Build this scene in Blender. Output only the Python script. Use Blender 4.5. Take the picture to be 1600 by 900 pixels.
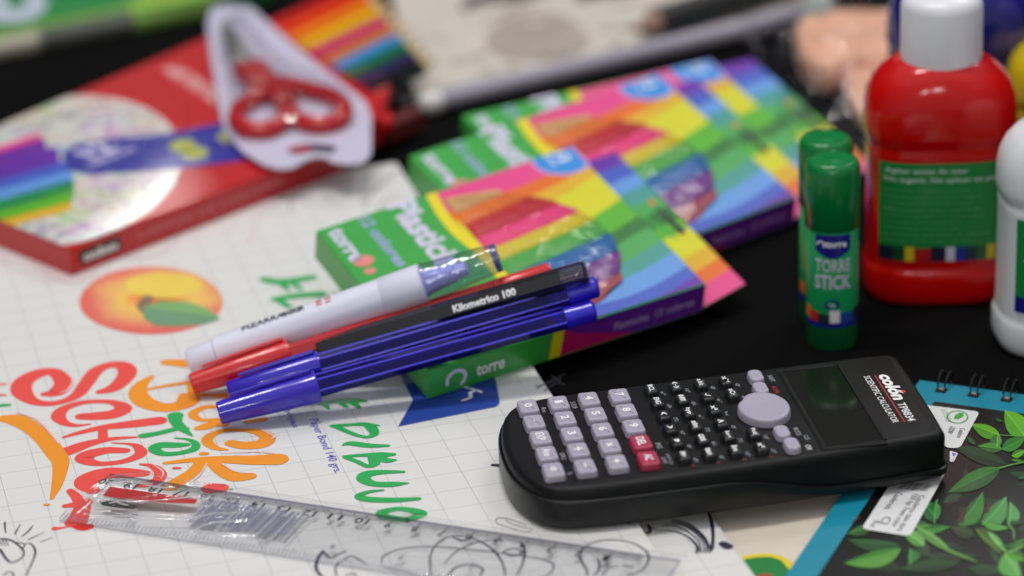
import bpy, bmesh, math, random
from mathutils import Vector, Matrix, noise

# ---------------------------------------------------------------- clear
for o in list(bpy.data.objects):
    bpy.data.objects.remove(o)
SC = bpy.context.scene
COL = SC.collection
CM = 0.01                      # everything below is written in centimetres
R = math.radians

# ---------------------------------------------------------------- camera
F_PX = 5000.0
PITCH, ROLL, CAMH = 0.408889, -0.038485, 52.129
CAM = Vector((0, -110, CAMH))
fwd = Vector((0, math.cos(PITCH), -math.sin(PITCH)))
rt0 = Vector((1, 0, 0)); up0 = Vector((0, math.sin(PITCH), math.cos(PITCH)))
RT = rt0 * math.cos(ROLL) + up0 * math.sin(ROLL)
UP = -rt0 * math.sin(ROLL) + up0 * math.cos(ROLL)
cam = bpy.data.cameras.new('camera')
cam.sensor_width = 36
cam.lens = F_PX / 1600 * 36
cam.clip_start = 0.05; cam.clip_end = 60
camo = bpy.data.objects.new('camera', cam); COL.objects.link(camo)
camo.matrix_world = Matrix(((RT.x, UP.x, -fwd.x, CAM.x * CM), (RT.y, UP.y, -fwd.y, CAM.y * CM),
                            (RT.z, UP.z, -fwd.z, CAM.z * CM), (0, 0, 0, 1)))
SC.camera = camo
cam.dof.use_dof = True
cam.dof.focus_distance = 1.15
cam.dof.aperture_fstop = 4.9
cam.dof.aperture_blades = 0

# ---------------------------------------------------------------- world and lamps
W = bpy.data.worlds.new('World'); SC.world = W; W.use_nodes = True
nt = W.node_tree; nt.nodes.clear()
wo = nt.nodes.new('ShaderNodeOutputWorld'); bg = nt.nodes.new('ShaderNodeBackground')
tc = nt.nodes.new('ShaderNodeTexCoord'); sx = nt.nodes.new('ShaderNodeSeparateXYZ')
cr = nt.nodes.new('ShaderNodeValToRGB')
nt.links.new(tc.outputs['Generated'], sx.inputs[0]); nt.links.new(sx.outputs['Z'], cr.inputs[0])
cr.color_ramp.elements[0].position = 0.36; cr.color_ramp.elements[0].color = (0.02, 0.021, 0.026, 1)
cr.color_ramp.elements[1].position = 0.75; cr.color_ramp.elements[1].color = (0.43, 0.43, 0.46, 1)
e = cr.color_ramp.elements.new(0.58); e.color = (0.12, 0.12, 0.135, 1)
# the lit room behind the photographer
ny_ = nt.nodes.new('ShaderNodeMapRange'); ny_.inputs[1].default_value = 0.05; ny_.inputs[2].default_value = -0.9; ny_.inputs[3].default_value = 0.0; ny_.inputs[4].default_value = 0.24
nt.links.new(sx.outputs['Y'], ny_.inputs[0])
adc = nt.nodes.new('ShaderNodeMix'); adc.data_type = 'RGBA'; adc.blend_type = 'ADD'; adc.inputs[0].default_value = 1.0
nt.links.new(cr.outputs[0], adc.inputs[6]); nt.links.new(ny_.outputs[0], adc.inputs[7])
nt.links.new(adc.outputs[2], bg.inputs[0]); bg.inputs[1].default_value = 1.1
nt.links.new(bg.outputs[0], wo.inputs[0])

def lamp(name, loc, sx_, sy_, watts, col=(1, 0.985, 0.955), rz=0, target=(0, 0, 0)):
    l = bpy.data.lights.new(name, 'AREA'); l.shape = 'RECTANGLE'
    l.size = sx_; l.size_y = sy_; l.energy = watts; l.color = col
    o = bpy.data.objects.new(name, l); COL.objects.link(o)
    o.location = loc
    d = Vector(target) - Vector(loc)
    o.rotation_euler = d.to_track_quat('-Z', 'Y').to_euler()
    return o
lamp('ceiling_lamp', (-0.62, 0.10, 2.3), 0.12, 0.42, 13.0)
lamp('ceiling_lamp', (0.05, 0.10, 2.3), 0.12, 0.42, 13.0)
lamp('ceiling_lamp', (1.30, 1.60, 2.1), 0.14, 0.4, 7.5)
lamp('ceiling_lamp', (0.95, 2.3, 2.2), 0.5, 0.3, 7.5)
far_lamp = lamp('ceiling_lamp', (-0.90, 6.05, 2.42), 0.07, 0.36, 1.1)
for lx in (-0.98, -0.05):
    lamp('ceiling_lamp', (lx, -4.2, 1.85), 0.38, 0.13, 9.0)
far_lamp.rotation_euler.rotate_axis('Z', R(-52))

SC.view_settings.view_transform = 'Standard'
SC.view_settings.look = 'None'
SC.view_settings.exposure = 0.06
SC.view_settings.gamma = 1.0
try:
    SC.cycles.transparent_max_bounces = 32
    SC.cycles.max_bounces = 10
except Exception:
    pass

# ---------------------------------------------------------------- picking points on real planes
def ray(px, py):
    return (fwd * F_PX + RT * (px - 800) - UP * (py - 450)).normalized()
def P(px, py, z=0.0):
    d = ray(px, py); return CAM + d * ((z - CAM.z) / d.z)
def PPl(px, py, p, n):
    d = ray(px, py); return CAM + d * ((p - CAM).dot(n) / d.dot(n))

# ---------------------------------------------------------------- materials
def lin(c):
    c = c / 255.0
    return c / 12.92 if c <= 0.04045 else ((c + 0.055) / 1.055) ** 2.4
def rgb(c, k=1.12):
    return tuple(min(0.9, lin(v) * k) for v in c) + (1,)

MATS = {}
def M(name, c, rough=0.5, coat=0.0, var=0.06, vscale=1.2, bump=0.0, bscale=40, metal=0.0, spec=0.5, sub=0.0, k=1.12):
    if name in MATS: return MATS[name]
    m = bpy.data.materials.new(name); m.use_nodes = True
    t = m.node_tree; b = t.nodes['Principled BSDF']
    b.inputs['Roughness'].default_value = rough
    b.inputs['Metallic'].default_value = metal
    b.inputs['Specular IOR Level'].default_value = spec
    b.inputs['Coat Weight'].default_value = coat
    b.inputs['Coat Roughness'].default_value = 0.04
    if sub:
        b.inputs['Subsurface Weight'].default_value = sub
        b.inputs['Subsurface Radius'].default_value = (0.004, 0.003, 0.003)
    co = t.nodes.new('ShaderNodeTexCoord'); ns = t.nodes.new('ShaderNodeTexNoise')
    ns.inputs['Scale'].default_value = vscale * 100; ns.inputs['Detail'].default_value = 5
    t.links.new(co.outputs['Object'], ns.inputs['Vector'])
    base = rgb(c, k)
    mx = t.nodes.new('ShaderNodeMix'); mx.data_type = 'RGBA'
    mx.inputs[6].default_value = tuple(v * (1 - var) for v in base[:3]) + (1,)
    mx.inputs[7].default_value = tuple(min(0.92, v * (1 + var)) for v in base[:3]) + (1,)
    t.links.new(ns.outputs['Fac'], mx.inputs[0]); t.links.new(mx.outputs[2], b.inputs['Base Color'])
    mr = t.nodes.new('ShaderNodeMapRange'); mr.inputs[3].default_value = max(0.02, rough * 0.85); mr.inputs[4].default_value = min(1, rough * 1.15)
    t.links.new(ns.outputs['Fac'], mr.inputs[0]); t.links.new(mr.outputs[0], b.inputs['Roughness'])
    if bump:
        n2 = t.nodes.new('ShaderNodeTexNoise'); n2.inputs['Scale'].default_value = bscale * 100; n2.inputs['Detail'].default_value = 3
        t.links.new(co.outputs['Object'], n2.inputs['Vector'])
        bp = t.nodes.new('ShaderNodeBump'); bp.inputs['Strength'].default_value = bump; bp.inputs['Distance'].default_value = 0.0003
        t.links.new(n2.outputs['Fac'], bp.inputs['Height']); t.links.new(bp.outputs[0], b.inputs['Normal'])
    MATS[name] = m
    return m

def film(name, tint=(0.97, 0.97, 0.98), refl=0.06, rough=0.04, bump=0.0, bscale=1.0, milky=0.0, mcol=(.75, .76, .8)):
    """thin clear plastic: see-through sheet with a real Fresnel gloss"""
    if name in MATS: return MATS[name]
    m = bpy.data.materials.new(name); m.use_nodes = True
    t = m.node_tree; t.nodes.clear()
    out = t.nodes.new('ShaderNodeOutputMaterial')
    tr = t.nodes.new('ShaderNodeBsdfTransparent'); tr.inputs[0].default_value = tint + (1,)
    gl = t.nodes.new('ShaderNodeBsdfGlossy'); gl.inputs['Roughness'].default_value = rough; gl.inputs[0].default_value = (1, 1, 1, 1)
    geo = t.nodes.new('ShaderNodeNewGeometry')
    dt = t.nodes.new('ShaderNodeVectorMath'); dt.operation = 'DOT_PRODUCT'
    t.links.new(geo.outputs['Incoming'], dt.inputs[0]); t.links.new(geo.outputs['Normal'], dt.inputs[1])
    ab = t.nodes.new('ShaderNodeMath'); ab.operation = 'ABSOLUTE'; t.links.new(dt.outputs['Value'], ab.inputs[0])
    om = t.nodes.new('ShaderNodeMath'); om.operation = 'SUBTRACT'; om.inputs[0].default_value = 1.0; t.links.new(ab.outputs[0], om.inputs[1])
    pw5 = t.nodes.new('ShaderNodeMath'); pw5.operation = 'POWER'; pw5.inputs[1].default_value = 5.0; t.links.new(om.outputs[0], pw5.inputs[0])
    mr = t.nodes.new('ShaderNodeMath'); mr.operation = 'MULTIPLY_ADD'; mr.inputs[1].default_value = 0.9; mr.inputs[2].default_value = refl; mr.use_clamp = True
    mix = t.nodes.new('ShaderNodeMixShader')
    t.links.new(pw5.outputs[0], mr.inputs[0]); t.links.new(mr.outputs[0], mix.inputs[0])
    src = tr
    if milky:
        df = t.nodes.new('ShaderNodeBsdfDiffuse'); df.inputs[0].default_value = tuple(mcol) + (1,)
        m2 = t.nodes.new('ShaderNodeMixShader'); m2.inputs[0].default_value = milky
        t.links.new(tr.outputs[0], m2.inputs[1]); t.links.new(df.outputs[0], m2.inputs[2]); src = m2
    t.links.new(src.outputs[0], mix.inputs[1]); t.links.new(gl.outputs[0], mix.inputs[2]); t.links.new(mix.outputs[0], out.inputs[0])
    if bump:
        co = t.nodes.new('ShaderNodeTexCoord'); n2 = t.nodes.new('ShaderNodeTexNoise'); n2.inputs['Scale'].default_value = bscale * 100
        n2.inputs['Detail'].default_value = 4
        t.links.new(co.outputs['Object'], n2.inputs['Vector'])
        bp = t.nodes.new('ShaderNodeBump'); bp.inputs['Strength'].default_value = bump; bp.inputs['Distance'].default_value = 0.002
        t.links.new(n2.outputs['Fac'], bp.inputs['Height'])
        t.links.new(bp.outputs[0], gl.inputs['Normal']); t.links.new(bp.outputs[0], dt.inputs[1])
    MATS[name] = m
    return m

# ---------------------------------------------------------------- mesh builder (centimetres, world space)
def offset(poly, d):
    n = len(poly); out = []
    for i in range(n):
        a, b, c = Vector(poly[i - 1]), Vector(poly[i]), Vector(poly[(i + 1) % n])
        e1 = (b - a).normalized(); e2 = (c - b).normalized()
        n1 = Vector((-e1.y, e1.x)); n2 = Vector((-e2.y, e2.x))
        m = (n1 + n2); k = m.length
        m = m / k if k > 1e-6 else n1
        cosh = max(0.35, m.dot(n1))
        out.append(b + m * (d / cosh))
    return [tuple(v) for v in out]

def rrect(w, h, r, seg=4, cx=0, cy=0):
    pts = []
    for (sx_, sy_, a0) in ((1, -1, -90), (1, 1, 0), (-1, 1, 90), (-1, -1, 180)):
        for i in range(seg + 1):
            a = R(a0 + 90 * i / seg)
            pts.append((cx + sx_ * (w / 2 - r) + r * math.cos(a), cy + sy_ * (h / 2 - r) + r * math.sin(a)))
    return pts

def ellipse(cx, cy, rx, ry, n=28, rot=0):
    c, s = math.cos(rot), math.sin(rot)
    return [(cx + rx * math.cos(a) * c - ry * math.sin(a) * s, cy + rx * math.cos(a) * s + ry * math.sin(a) * c)
            for a in [2 * math.pi * i / n for i in range(n)]]

def catmull(pts, sub=8):
    """pts: list of tuples of any length"""
    n = len(pts); out = []
    for i in range(n - 1):
        p0 = pts[max(0, i - 1)]; p1 = pts[i]; p2 = pts[i + 1]; p3 = pts[min(n - 1, i + 2)]
        for j in range(sub):
            t = j / sub
            out.append(tuple(0.5 * (2 * b + (c - a) * t + (2 * a - 5 * b + 4 * c - d) * t * t + (-a + 3 * b - 3 * c + d) * t ** 3)
                             for a, b, c, d in zip(p0, p1, p2, p3)))
    out.append(tuple(pts[-1]))
    return out

TEXT_CACHE = {}
def text_mesh(s, bold=0.0, shear=0.0):
    key = (s, bold, shear)
    if key in TEXT_CACHE: return TEXT_CACHE[key]
    cu = bpy.data.curves.new('t', 'FONT'); cu.body = s; cu.size = 1; cu.offset = bold; cu.shear = shear; cu.resolution_u = 2
    o = bpy.data.objects.new('t', cu); COL.objects.link(o)
    dg = bpy.context.evaluated_depsgraph_get()
    me = bpy.data.meshes.new_from_object(o.evaluated_get(dg))
    vs = [(v.co.x, v.co.y) for v in me.vertices]; fs = [tuple(p.vertices) for p in me.polygons]
    bpy.data.objects.remove(o); bpy.data.curves.remove(cu); bpy.data.meshes.remove(me)
    x0 = min(v[0] for v in vs); x1 = max(v[0] for v in vs); y0 = min(v[1] for v in vs); y1 = max(v[1] for v in vs)
    TEXT_CACHE[key] = ([((x - x0) / max(1e-6, x1 - x0), (y - y0) / max(1e-6, y1 - y0)) for x, y in vs], fs, (x1 - x0) / max(1e-6, (y1 - y0)))
    return TEXT_CACHE[key]

class G:
    def __init__(s): s.v = []; s.f = []; s.m = []; s.slots = []
    def slot(s, m):
        if m not in s.slots: s.slots.append(m)
        return s.slots.index(m)
    def add(s, vs, fs, m):
        k = len(s.v); mi = s.slot(m)
        s.v += [Vector(v) for v in vs]; s.f += [tuple(i + k for i in f) for f in fs]; s.m += [mi] * len(fs)
        return s
    def prism(s, poly, z0, z1, m, fr=None, bt=0.0, bb=0.0, seg=3, top=None):
        """poly CCW; rounded top edge bt and bottom edge bb; fr = 4x4 frame"""
        fr = fr or Matrix()
        rings = []
        for k in range(seg + 1 if bb else 1):
            a = math.pi / 2 * k / seg if bb else 0
            if bb: rings.append((bb * (1 - math.sin(a)), z0 + bb * (1 - math.cos(a))))
            else: rings.append((0, z0))
        for k in range(seg + 1 if bt else 1):
            a = math.pi / 2 * k / seg if bt else 0
            if bt: rings.append((bt * (1 - math.cos(a)), z1 - bt * (1 - math.sin(a))))
            else: rings.append((0, z1))
        n = len(poly); vs = []; fs = []
        for d, z in rings:
            pl = offset(poly, d) if d > 1e-6 else poly
            vs += [fr @ Vector((p[0], p[1], z)) for p in pl]
        for r in range(len(rings) - 1):
            for i in range(n):
                j = (i + 1) % n
                fs.append((r * n + i, r * n + j, (r + 1) * n + j, (r + 1) * n + i))
        fs.append(tuple(range(n))[::-1])
        s.add(vs, fs, m)
        k = (len(rings) - 1) * n
        s.add(vs[k:], [tuple(range(n))], top or m)
        return s
    def box(s, x0, x1, y0, y1, z0, z1, m, fr=None, b=0.0):
        return s.prism([(x0, y0), (x1, y0), (x1, y1), (x0, y1)], z0, z1, m, fr, b, b, 2)
    def rings(s, rr, m, cap0=True, cap1=True, close=True):
        n = len(rr[0]); vs = [p for r in rr for p in r]; fs = []
        for r in range(len(rr) - 1):
            for i in range(n if close else n - 1):
                j = (i + 1) % n
                fs.append((r * n + i, r * n + j, (r + 1) * n + j, (r + 1) * n + i))
        if cap0: fs.append(tuple(range(n))[::-1])
        if cap1: fs.append(tuple((len(rr) - 1) * n + i for i in range(n)))
        return s.add(vs, fs, m)
    def lathe(s, prof, m, fr=None, n=40, rx=1.0, ry=1.0, ex=2.0, cap0=True, cap1=True):
        fr = fr or Matrix(); rr = []
        for q in prof:
            r, z = q[0], q[1]
            x_, y_, e_ = (q[2], q[3], q[4]) if len(q) > 2 else (rx, ry, ex)
            ring = []
            for i in range(n):
                a = 2 * math.pi * i / n; c, d = math.cos(a), math.sin(a)
                ring.append(fr @ Vector((r * x_ * math.copysign(abs(c) ** (2 / e_), c), r * y_ * math.copysign(abs(d) ** (2 / e_), d), z)))
            rr.append(ring)
        return s.rings(rr, m, cap0, cap1)
    def tube(s, path, rad, m, n=12):
        path = [Vector(p) for p in path]
        rads = rad if isinstance(rad, (list, tuple)) else [rad] * len(path)
        rr = []; up = Vector((0, 0, 1)); 
        for i, p in enumerate(path):
            t = (path[min(i + 1, len(path) - 1)] - path[max(i - 1, 0)]).normalized()
            a = t.cross(up)
            if a.length < 0.1: a = t.cross(Vector((0, 1, 0)))
            a.normalize(); b = a.cross(t).normalized()
            rr.append([p + (a * math.cos(2 * math.pi * k / n) + b * math.sin(2 * math.pi * k / n)) * rads[i] for k in range(n)])
        return s.rings(rr, m)
    def flat(s, pts, m):
        return s.add(pts, [tuple(range(len(pts)))], m)
    KS = 0
    def stroke(s, pts, m, mapf0, sub=8, round_ends=True):
        """pts (x, y, width) in plane cm; mapf maps (x, y) to 3-D"""
        G.KS = (G.KS + 1) % 64; dz = Vector((0, 0, 0.00022 * G.KS)); mapf = lambda x, y: mapf0(x, y) + dz
        q = catmull(pts, sub) if len(pts) > 1 else pts
        L = []; Rr = []; n = len(q)
        for i in range(n):
            a = q[max(0, i - 1)]; b = q[min(n - 1, i + 1)]
            t = Vector((b[0] - a[0], b[1] - a[1]))
            if t.length < 1e-6: t = Vector((1, 0))
            t.normalize(); nn = Vector((-t.y, t.x)) * max(0.008, q[i][2] / 2)
            L.append((q[i][0] + nn.x, q[i][1] + nn.y)); Rr.append((q[i][0] - nn.x, q[i][1] - nn.y))
        vs = [mapf(*p) for p in L + Rr]
        fs = [(i, n + i, n + i + 1, i + 1) for i in range(n - 1)]
        s.add(vs, fs, m); kk = [0]
        if round_ends:
            for idx, sgn in ((0, -1), (n - 1, 1)):
                a = q[max(0, idx - 1)]; b = q[min(n - 1, idx + 1)]
                ang = math.atan2(b[1] - a[1], b[0] - a[0]) + (math.pi if sgn < 0 else 0)
                r = max(0.008, q[idx][2] / 2)
                arc = [mapf(q[idx][0] + r * math.cos(ang + t), q[idx][1] + r * math.sin(ang + t)) + Vector((0, 0, 0.0001)) for t in [math.pi * (k / 8 - 0.5) for k in range(9)]]
                s.add(arc, [tuple(range(9))], m)
        return s
    def text(s, st, m, mapf, x, y, w, h, bold=0.0, shear=0.0):
        """text filling the w x h cell whose lower left corner is x, y in map coordinates"""
        vs, fs, asp = text_mesh(st, bold, shear)
        return s.add([mapf(x + u * w, y + v * h) for u, v in vs], fs, m)
    def build(s, name, parent=None, loc=None, angle=38, rot=None, flip=False):
        me = bpy.data.meshes.new(name)
        if parent is not None:
            root = parent
            while root.parent is not None: root = root.parent
            inv = Matrix(root['_m']) if False else ROOTS[root.name].inverted()
            vs = [inv @ v for v in s.v]
        else:
            if loc is None:
                lo = Vector((min(v.x for v in s.v), min(v.y for v in s.v), min(v.z for v in s.v)))
                hi = Vector((max(v.x for v in s.v), max(v.y for v in s.v), max(v.z for v in s.v)))
                loc = Vector(((lo.x + hi.x) / 2, (lo.y + hi.y) / 2, lo.z))
            vs = [v - Vector(loc) for v in s.v]
        me.from_pydata([v * CM for v in vs], [], s.f)
        for m in s.slots: me.materials.append(m)
        me.polygons.foreach_set('material_index', s.m)
        bm = bmesh.new(); bm.from_mesh(me)
        bmesh.ops.recalc_face_normals(bm, faces=[f for f in bm.faces])
        bm.to_mesh(me); bm.free()
        me.shade_smooth(); me.set_sharp_from_angle(angle=R(angle))
        me.update()
        o = bpy.data.objects.new(name, me); COL.objects.link(o)
        if parent is not None: o.parent = parent
        else: o.location = Vector(loc) * CM
        return o

ROOTS = {}
def thing(name, label, cat, frame, group=None):
    o = bpy.data.objects.new(name, None); COL.objects.link(o)
    o.empty_display_size = 0.01
    fm = frame.copy(); fm.translation = fm.translation * CM
    o.matrix_world = fm
    ROOTS[o.name] = frame.copy()
    o['label'] = label; o['category'] = cat
    if group: o['group'] = group
    return o
def tag(o, label, cat, group=None):
    o['label'] = label; o['category'] = cat
    if group: o['group'] = group
    return o
def struct(o): o['kind'] = 'structure'; return o

def frame(o, x, y=None, z=None):
    """frame with origin o, x axis, and z (default up)"""
    x = Vector(x).normalized(); z = Vector(z or (0, 0, 1))
    z = (z - x * z.dot(x)).normalized(); y = z.cross(x)
    return Matrix(((x.x, y.x, z.x, o[0]), (x.y, y.y, z.y, o[1]), (x.z, y.z, z.z, o[2]), (0, 0, 0, 1)))
def rotz(deg): return Vector((math.cos(R(deg)), math.sin(R(deg)), 0))

# ---------------------------------------------------------------- common colours
PAPER = M('paper', (216, 216, 213), 0.55, var=0.015, k=1.1)
BLACKPRINT = M('black_ink', (38, 36, 58), 0.5)
WHITE_INK = M('white_ink', (236, 236, 240), 0.45, var=0.02)
GREEN_INK = M('green_ink', (32, 160, 78), 0.5, var=0.1, vscale=6)
ORANGE_INK = M('orange_ink', (226, 140, 28), 0.5, var=0.05)
CORAL_INK = M('coral_ink', (222, 74, 66), 0.5, var=0.05)
PALE_INK = M('pale_pink_ink', (226, 190, 188), 0.5)
BLUE_INK = M('blue_ink', (30, 62, 150), 0.5)
VIOLET_INK = M('violet_ink', (92, 84, 180), 0.5)

# ================================================================ THE SETTING
cloth = M('black_cloth', (13, 13, 13), 0.9, var=0.3, vscale=3, bump=0.6, bscale=14, spec=0.04, k=1.0)
g = G()
N = 40
vs = []; fs = []
for j in range(N + 1):
    for i in range(N + 1):
        x = -130 + 260 * i / N; y = -75 + 215 * j / N
        vs.append((x, y, 0))
for j in range(N):
    for i in range(N):
        a = j * (N + 1) + i; fs.append((a, a + 1, a + N + 2, a + N + 1))
g.add(vs, fs, cloth)
g.prism([(-130, -75), (130, -75), (130, 140), (-130, 140)], -70, -0.3, cloth)
struct(g.build('table', loc=(0, 0, 0)))

# ================================================================ PAPER PADS
TH = 0.248735                      # direction of the printed squares
UX = Vector((math.cos(TH), math.sin(TH), 0)); UY = Vector((-math.sin(TH), math.cos(TH), 0))
def grid_paper(name, u0, w0, pitch=1.32):
    m = M(name, (214, 214, 211), 0.42, coat=0.15, var=0.012, k=1.1)
    t = m.node_tree; b = t.nodes['Principled BSDF']
    src = b.inputs['Base Color'].links[0].from_socket
    co = t.nodes.new('ShaderNodeTexCoord'); sp = t.nodes.new('ShaderNodeSeparateXYZ')
    t.links.new(co.outputs['Object'], sp.inputs[0])
    facs = []
    for ax, off in (('X', u0), ('Y', w0)):
        a = t.nodes.new('ShaderNodeMath'); a.operation = 'MULTIPLY_ADD'; a.inputs[1].default_value = 100 / pitch; a.inputs[2].default_value = -off / pitch + 0.5
        f = t.nodes.new('ShaderNodeMath'); f.operation = 'FRACT'
        c = t.nodes.new('ShaderNodeMath'); c.operation = 'SUBTRACT'; c.inputs[1].default_value = 0.5
        d = t.nodes.new('ShaderNodeMath'); d.operation = 'ABSOLUTE'
        l = t.nodes.new('ShaderNodeMath'); l.operation = 'LESS_THAN'; l.inputs[1].default_value = 0.016 / pitch
        t.links.new(sp.outputs[ax], a.inputs[0]); t.links.new(a.outputs[0], f.inputs[0]); t.links.new(f.outputs[0], c.inputs[0])
        t.links.new(c.outputs[0], d.inputs[0]); t.links.new(d.outputs[0], l.inputs[0]); facs.append(l)
    mx = t.nodes.new('ShaderNodeMath'); mx.operation = 'MAXIMUM'
    t.links.new(facs[0].outputs[0], mx.inputs[0]); t.links.new(facs[1].outputs[0], mx.inputs[1])
    k = t.nodes.new('ShaderNodeMath'); k.operation = 'MULTIPLY'; k.inputs[1].default_value = 0.6
    t.links.new(mx.outputs[0], k.inputs[0])
    mm = t.nodes.new('ShaderNodeMix'); mm.data_type = 'RGBA'; mm.inputs[7].default_value = (0.36, 0.36, 0.40, 1)
    t.links.new(k.outputs[0], mm.inputs[0]); t.links.new(src, mm.inputs[6]); t.links.new(mm.outputs[2], b.inputs['Base Color'])
    return m

def pad_frame(corner):
    return frame(corner, UX)
EDGE = M('yellowed_page_edge', (196, 180, 120), 0.8, var=0.1)
ZP = 0.8
# front pad: far right corner, found from its right and far edges
ca = P(995, 815, ZP); far_p = P(636, 252, ZP)
d2 = -UY
# corner = intersection of the right edge line (ca along UY) and the far edge line (far_p along UX)
su = (ca - far_p).dot(UX); corner = far_p + UX * su
pf = pad_frame(corner)
def rel(fr, pt): return fr.inverted() @ Vector(pt)
# phase of the printed squares, measured on the cover
gp = rel(pf, P(647, 713, ZP)); gq = rel(pf, P(457.8, 698, ZP))
pad = thing('drawing_pad', 'squared white drawing pad printed with Back to School lettering, a peach and green DIBUJO', 'drawing pad', pf)
GP = grid_paper('squared_cover', gp.x, gq.y)
g = G(); pw, pl = 46, 46
g.prism([(-pw, -pl), (0, -pl), (0, 0), (-pw, 0)], -0.30, 0, EDGE, pf, top=GP)
g.build('cover', pad)
g = G()
for k in range(4):
    z = -0.38 - 0.1 * k
    g.prism([(-pw, -pl), (-0.04 * (k + 1), -pl), (-0.04 * (k + 1), -0.03 * (k + 1)), (-pw, -0.03 * (k + 1))], z, z + 0.06, M('page_block', (205, 204, 198), 0.8), pf)
g.build('pages', pad)

def padmap(h):
    z = ZP + h
    return lambda x, y: Vector((x, y, z))
def T(x0, y0, s, pts, z=ZP):
    """zoom coordinates -> plane cm"""
    out = []
    for p in pts:
        w = P(x0 + p[0] / s, y0 + p[1] / s, z)
        out.append((w.x, w.y) + tuple(p[2:]))
    return out
Z1 = (0, 560, 5.625); Z2 = (180, 560, 5.625); Z3 = (60, 660, 5.625); Z4 = (240, 620, 5.625); Z5 = (480, 600, 5.625); ZR = (480, 580, 2.8115)

# --- Back to School lettering
g = G(); h1 = padmap(0.012); h0 = padmap(0.006); h2 = padmap(0.03)
def S(zz, pts, m, hh=h1, k=1.0):
    g.stroke([(a[0], a[1], a[2] * k * (1.36 if m is CORAL_INK else 1.22 if m is ORANGE_INK else 1.12 if m is GREEN_INK else 1.0)) for a in T(*zz, pts)], m, hh)
sS = [(400, 315, .3), (500, 295, .55), (560, 215, .55), (480, 125, .45), (350, 130, .55), (215, 200, .6), (190, 290, .6), (280, 375, .4), (420, 400, .32), (560, 378, .3), (680, 320, .4), (760, 220, .45), (840, 115, .45), (960, 60, .4), (1080, 65, .5), (1120, 130, .55), (1060, 215, .5), (980, 270, .45), (885, 295, .3)]
sC = [(720, 512, .4), (850, 508, .5), (1000, 490, .55), (1085, 440, .5), (1000, 390, .3), (850, 380, .25), (700, 395, .28), (560, 445, .35), (512, 510, .42), (560, 565, .3), (660, 592, .2), (790, 580, .08)]
S(Z1, sS, CORAL_INK); S(Z1, sC, CORAL_INK)
S(Z1, [(560, 695, .12), (700, 655, .22), (900, 610, .32), (1150, 580, .45), (1392, 550, .5)], CORAL_INK)
S(Z1, [(480, 840, .45), (600, 815, .5), (750, 760, .42), (900, 722, .28), (1050, 702, .18), (1200, 695, .1)], CORAL_INK)
S(Z1, [(903, 612, .25), (905, 700, .28)], CORAL_INK)
S(Z3, [(760, 250, .3), (600, 248, .4), (440, 285, .5), (405, 325, .5), (500, 362, .3), (650, 360, .25), (800, 330, .28), (900, 275, .35), (870, 215, .26), (800, 192, .14), (650, 182, .06)], CORAL_INK)
S(Z3, [(930, 450, .35), (800, 448, .55), (600, 450, .65), (450, 500, .7), (420, 550, .6), (480, 600, .4)], CORAL_INK)
S(Z3, [(900, 370, .1), (1000, 385, .22), (1068, 440, .32), (1060, 500, .35), (960, 548, .3), (880, 560, .2)], CORAL_INK)
S(Z3, [(290, 605, .28), (345, 660, .35), (385, 740, .45), (370, 800, .5), (330, 880, .6)], CORAL_INK)
S(Z3, [(240, 737, .22), (350, 720, .3), (440, 700, .3)], CORAL_INK)
red_print = M('red_ink', (216, 34, 30), 0.4, coat=0.2)
S(Z3, [(350, 915, .42), (400, 925, .5), (440, 920, .4)], red_print)
S(Z3, [(150, 935, .22), (200, 930, .1), (330, 905, .06)], CORAL_INK)
S(Z1, [(45, 530, .5), (150, 545, .68), (280, 615, .62), (400, 720, .62), (490, 840, .6), (530, 900, .55), (528, 990, .45), (498, 1120, .32), (455, 1235, .12)], ORANGE_INK)
S(Z3, [(60, 726, .13), (85, 726, .13)], ORANGE_INK)
S(Z1, [(10, 415, .24), (75, 412, .2)], GREEN_INK); S(Z1, [(0, 230, .12), (60, 228, .06)], CORAL_INK); S(Z1, [(5, 325, .14), (50, 325, .08)], CORAL_INK)
S(Z2, [(320, 165, .2), (230, 230, .45), (200, 310, .6), (260, 385, .65), (400, 432, .6), (560, 420, .6), (670, 375, .5), (690, 300, .4), (680, 220, .4)], ORANGE_INK)
S(Z2, [(600, 325, .3), (600, 385, .5)], ORANGE_INK)
S(Z2, [(285, 275, .14), (450, 242, .2), (660, 210, .22)], ORANGE_INK)
S(Z2, [(450, 35, .4), (600, 45, .55), (700, 60, .5)], ORANGE_INK)
S(Z2, [(900, 428, .25), (800, 430, .25), (700, 470, .3), (690, 510, .3), (760, 545, .22), (900, 540, .22)], ORANGE_INK)
S(Z2, [(950, 575, .4), (870, 580, .4), (780, 605, .42), (735, 615, .3)], ORANGE_INK)
S(Z2, [(760, 325, .2), (1000, 330, .35)], ORANGE_INK); S(Z2, [(1150, 560, .2), (1300, 540, .3)], ORANGE_INK)
S(Z4, [(680, 410, .4), (800, 430, .5), (950, 415, .55), (1000, 360, .5), (930, 315, .38), (780, 295, .22), (620, 300, .24), (505, 340, .32), (470, 395, .35), (540, 450, .26), (645, 468, .1)], ORANGE_INK)
S(Z4, [(100, 585, .16), (350, 558, .3), (600, 552, .45), (850, 558, .6), (1085, 552, .72)], ORANGE_INK)
S(Z4, [(415, 575, .4), (360, 650, .42), (240, 735, .5), (150, 790, .55)], ORANGE_INK)
S(Z4, [(510, 570, .35), (590, 640, .5), (710, 705, .55), (845, 700, .42)], ORANGE_INK)
S(Z4, [(430, 502, .22), (460, 503, .2)], ORANGE_INK)
S(Z2, [(250, 682, .35), (380, 660, .3), (540, 622, .25), (640, 617, .12)], GREEN_INK)
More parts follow.
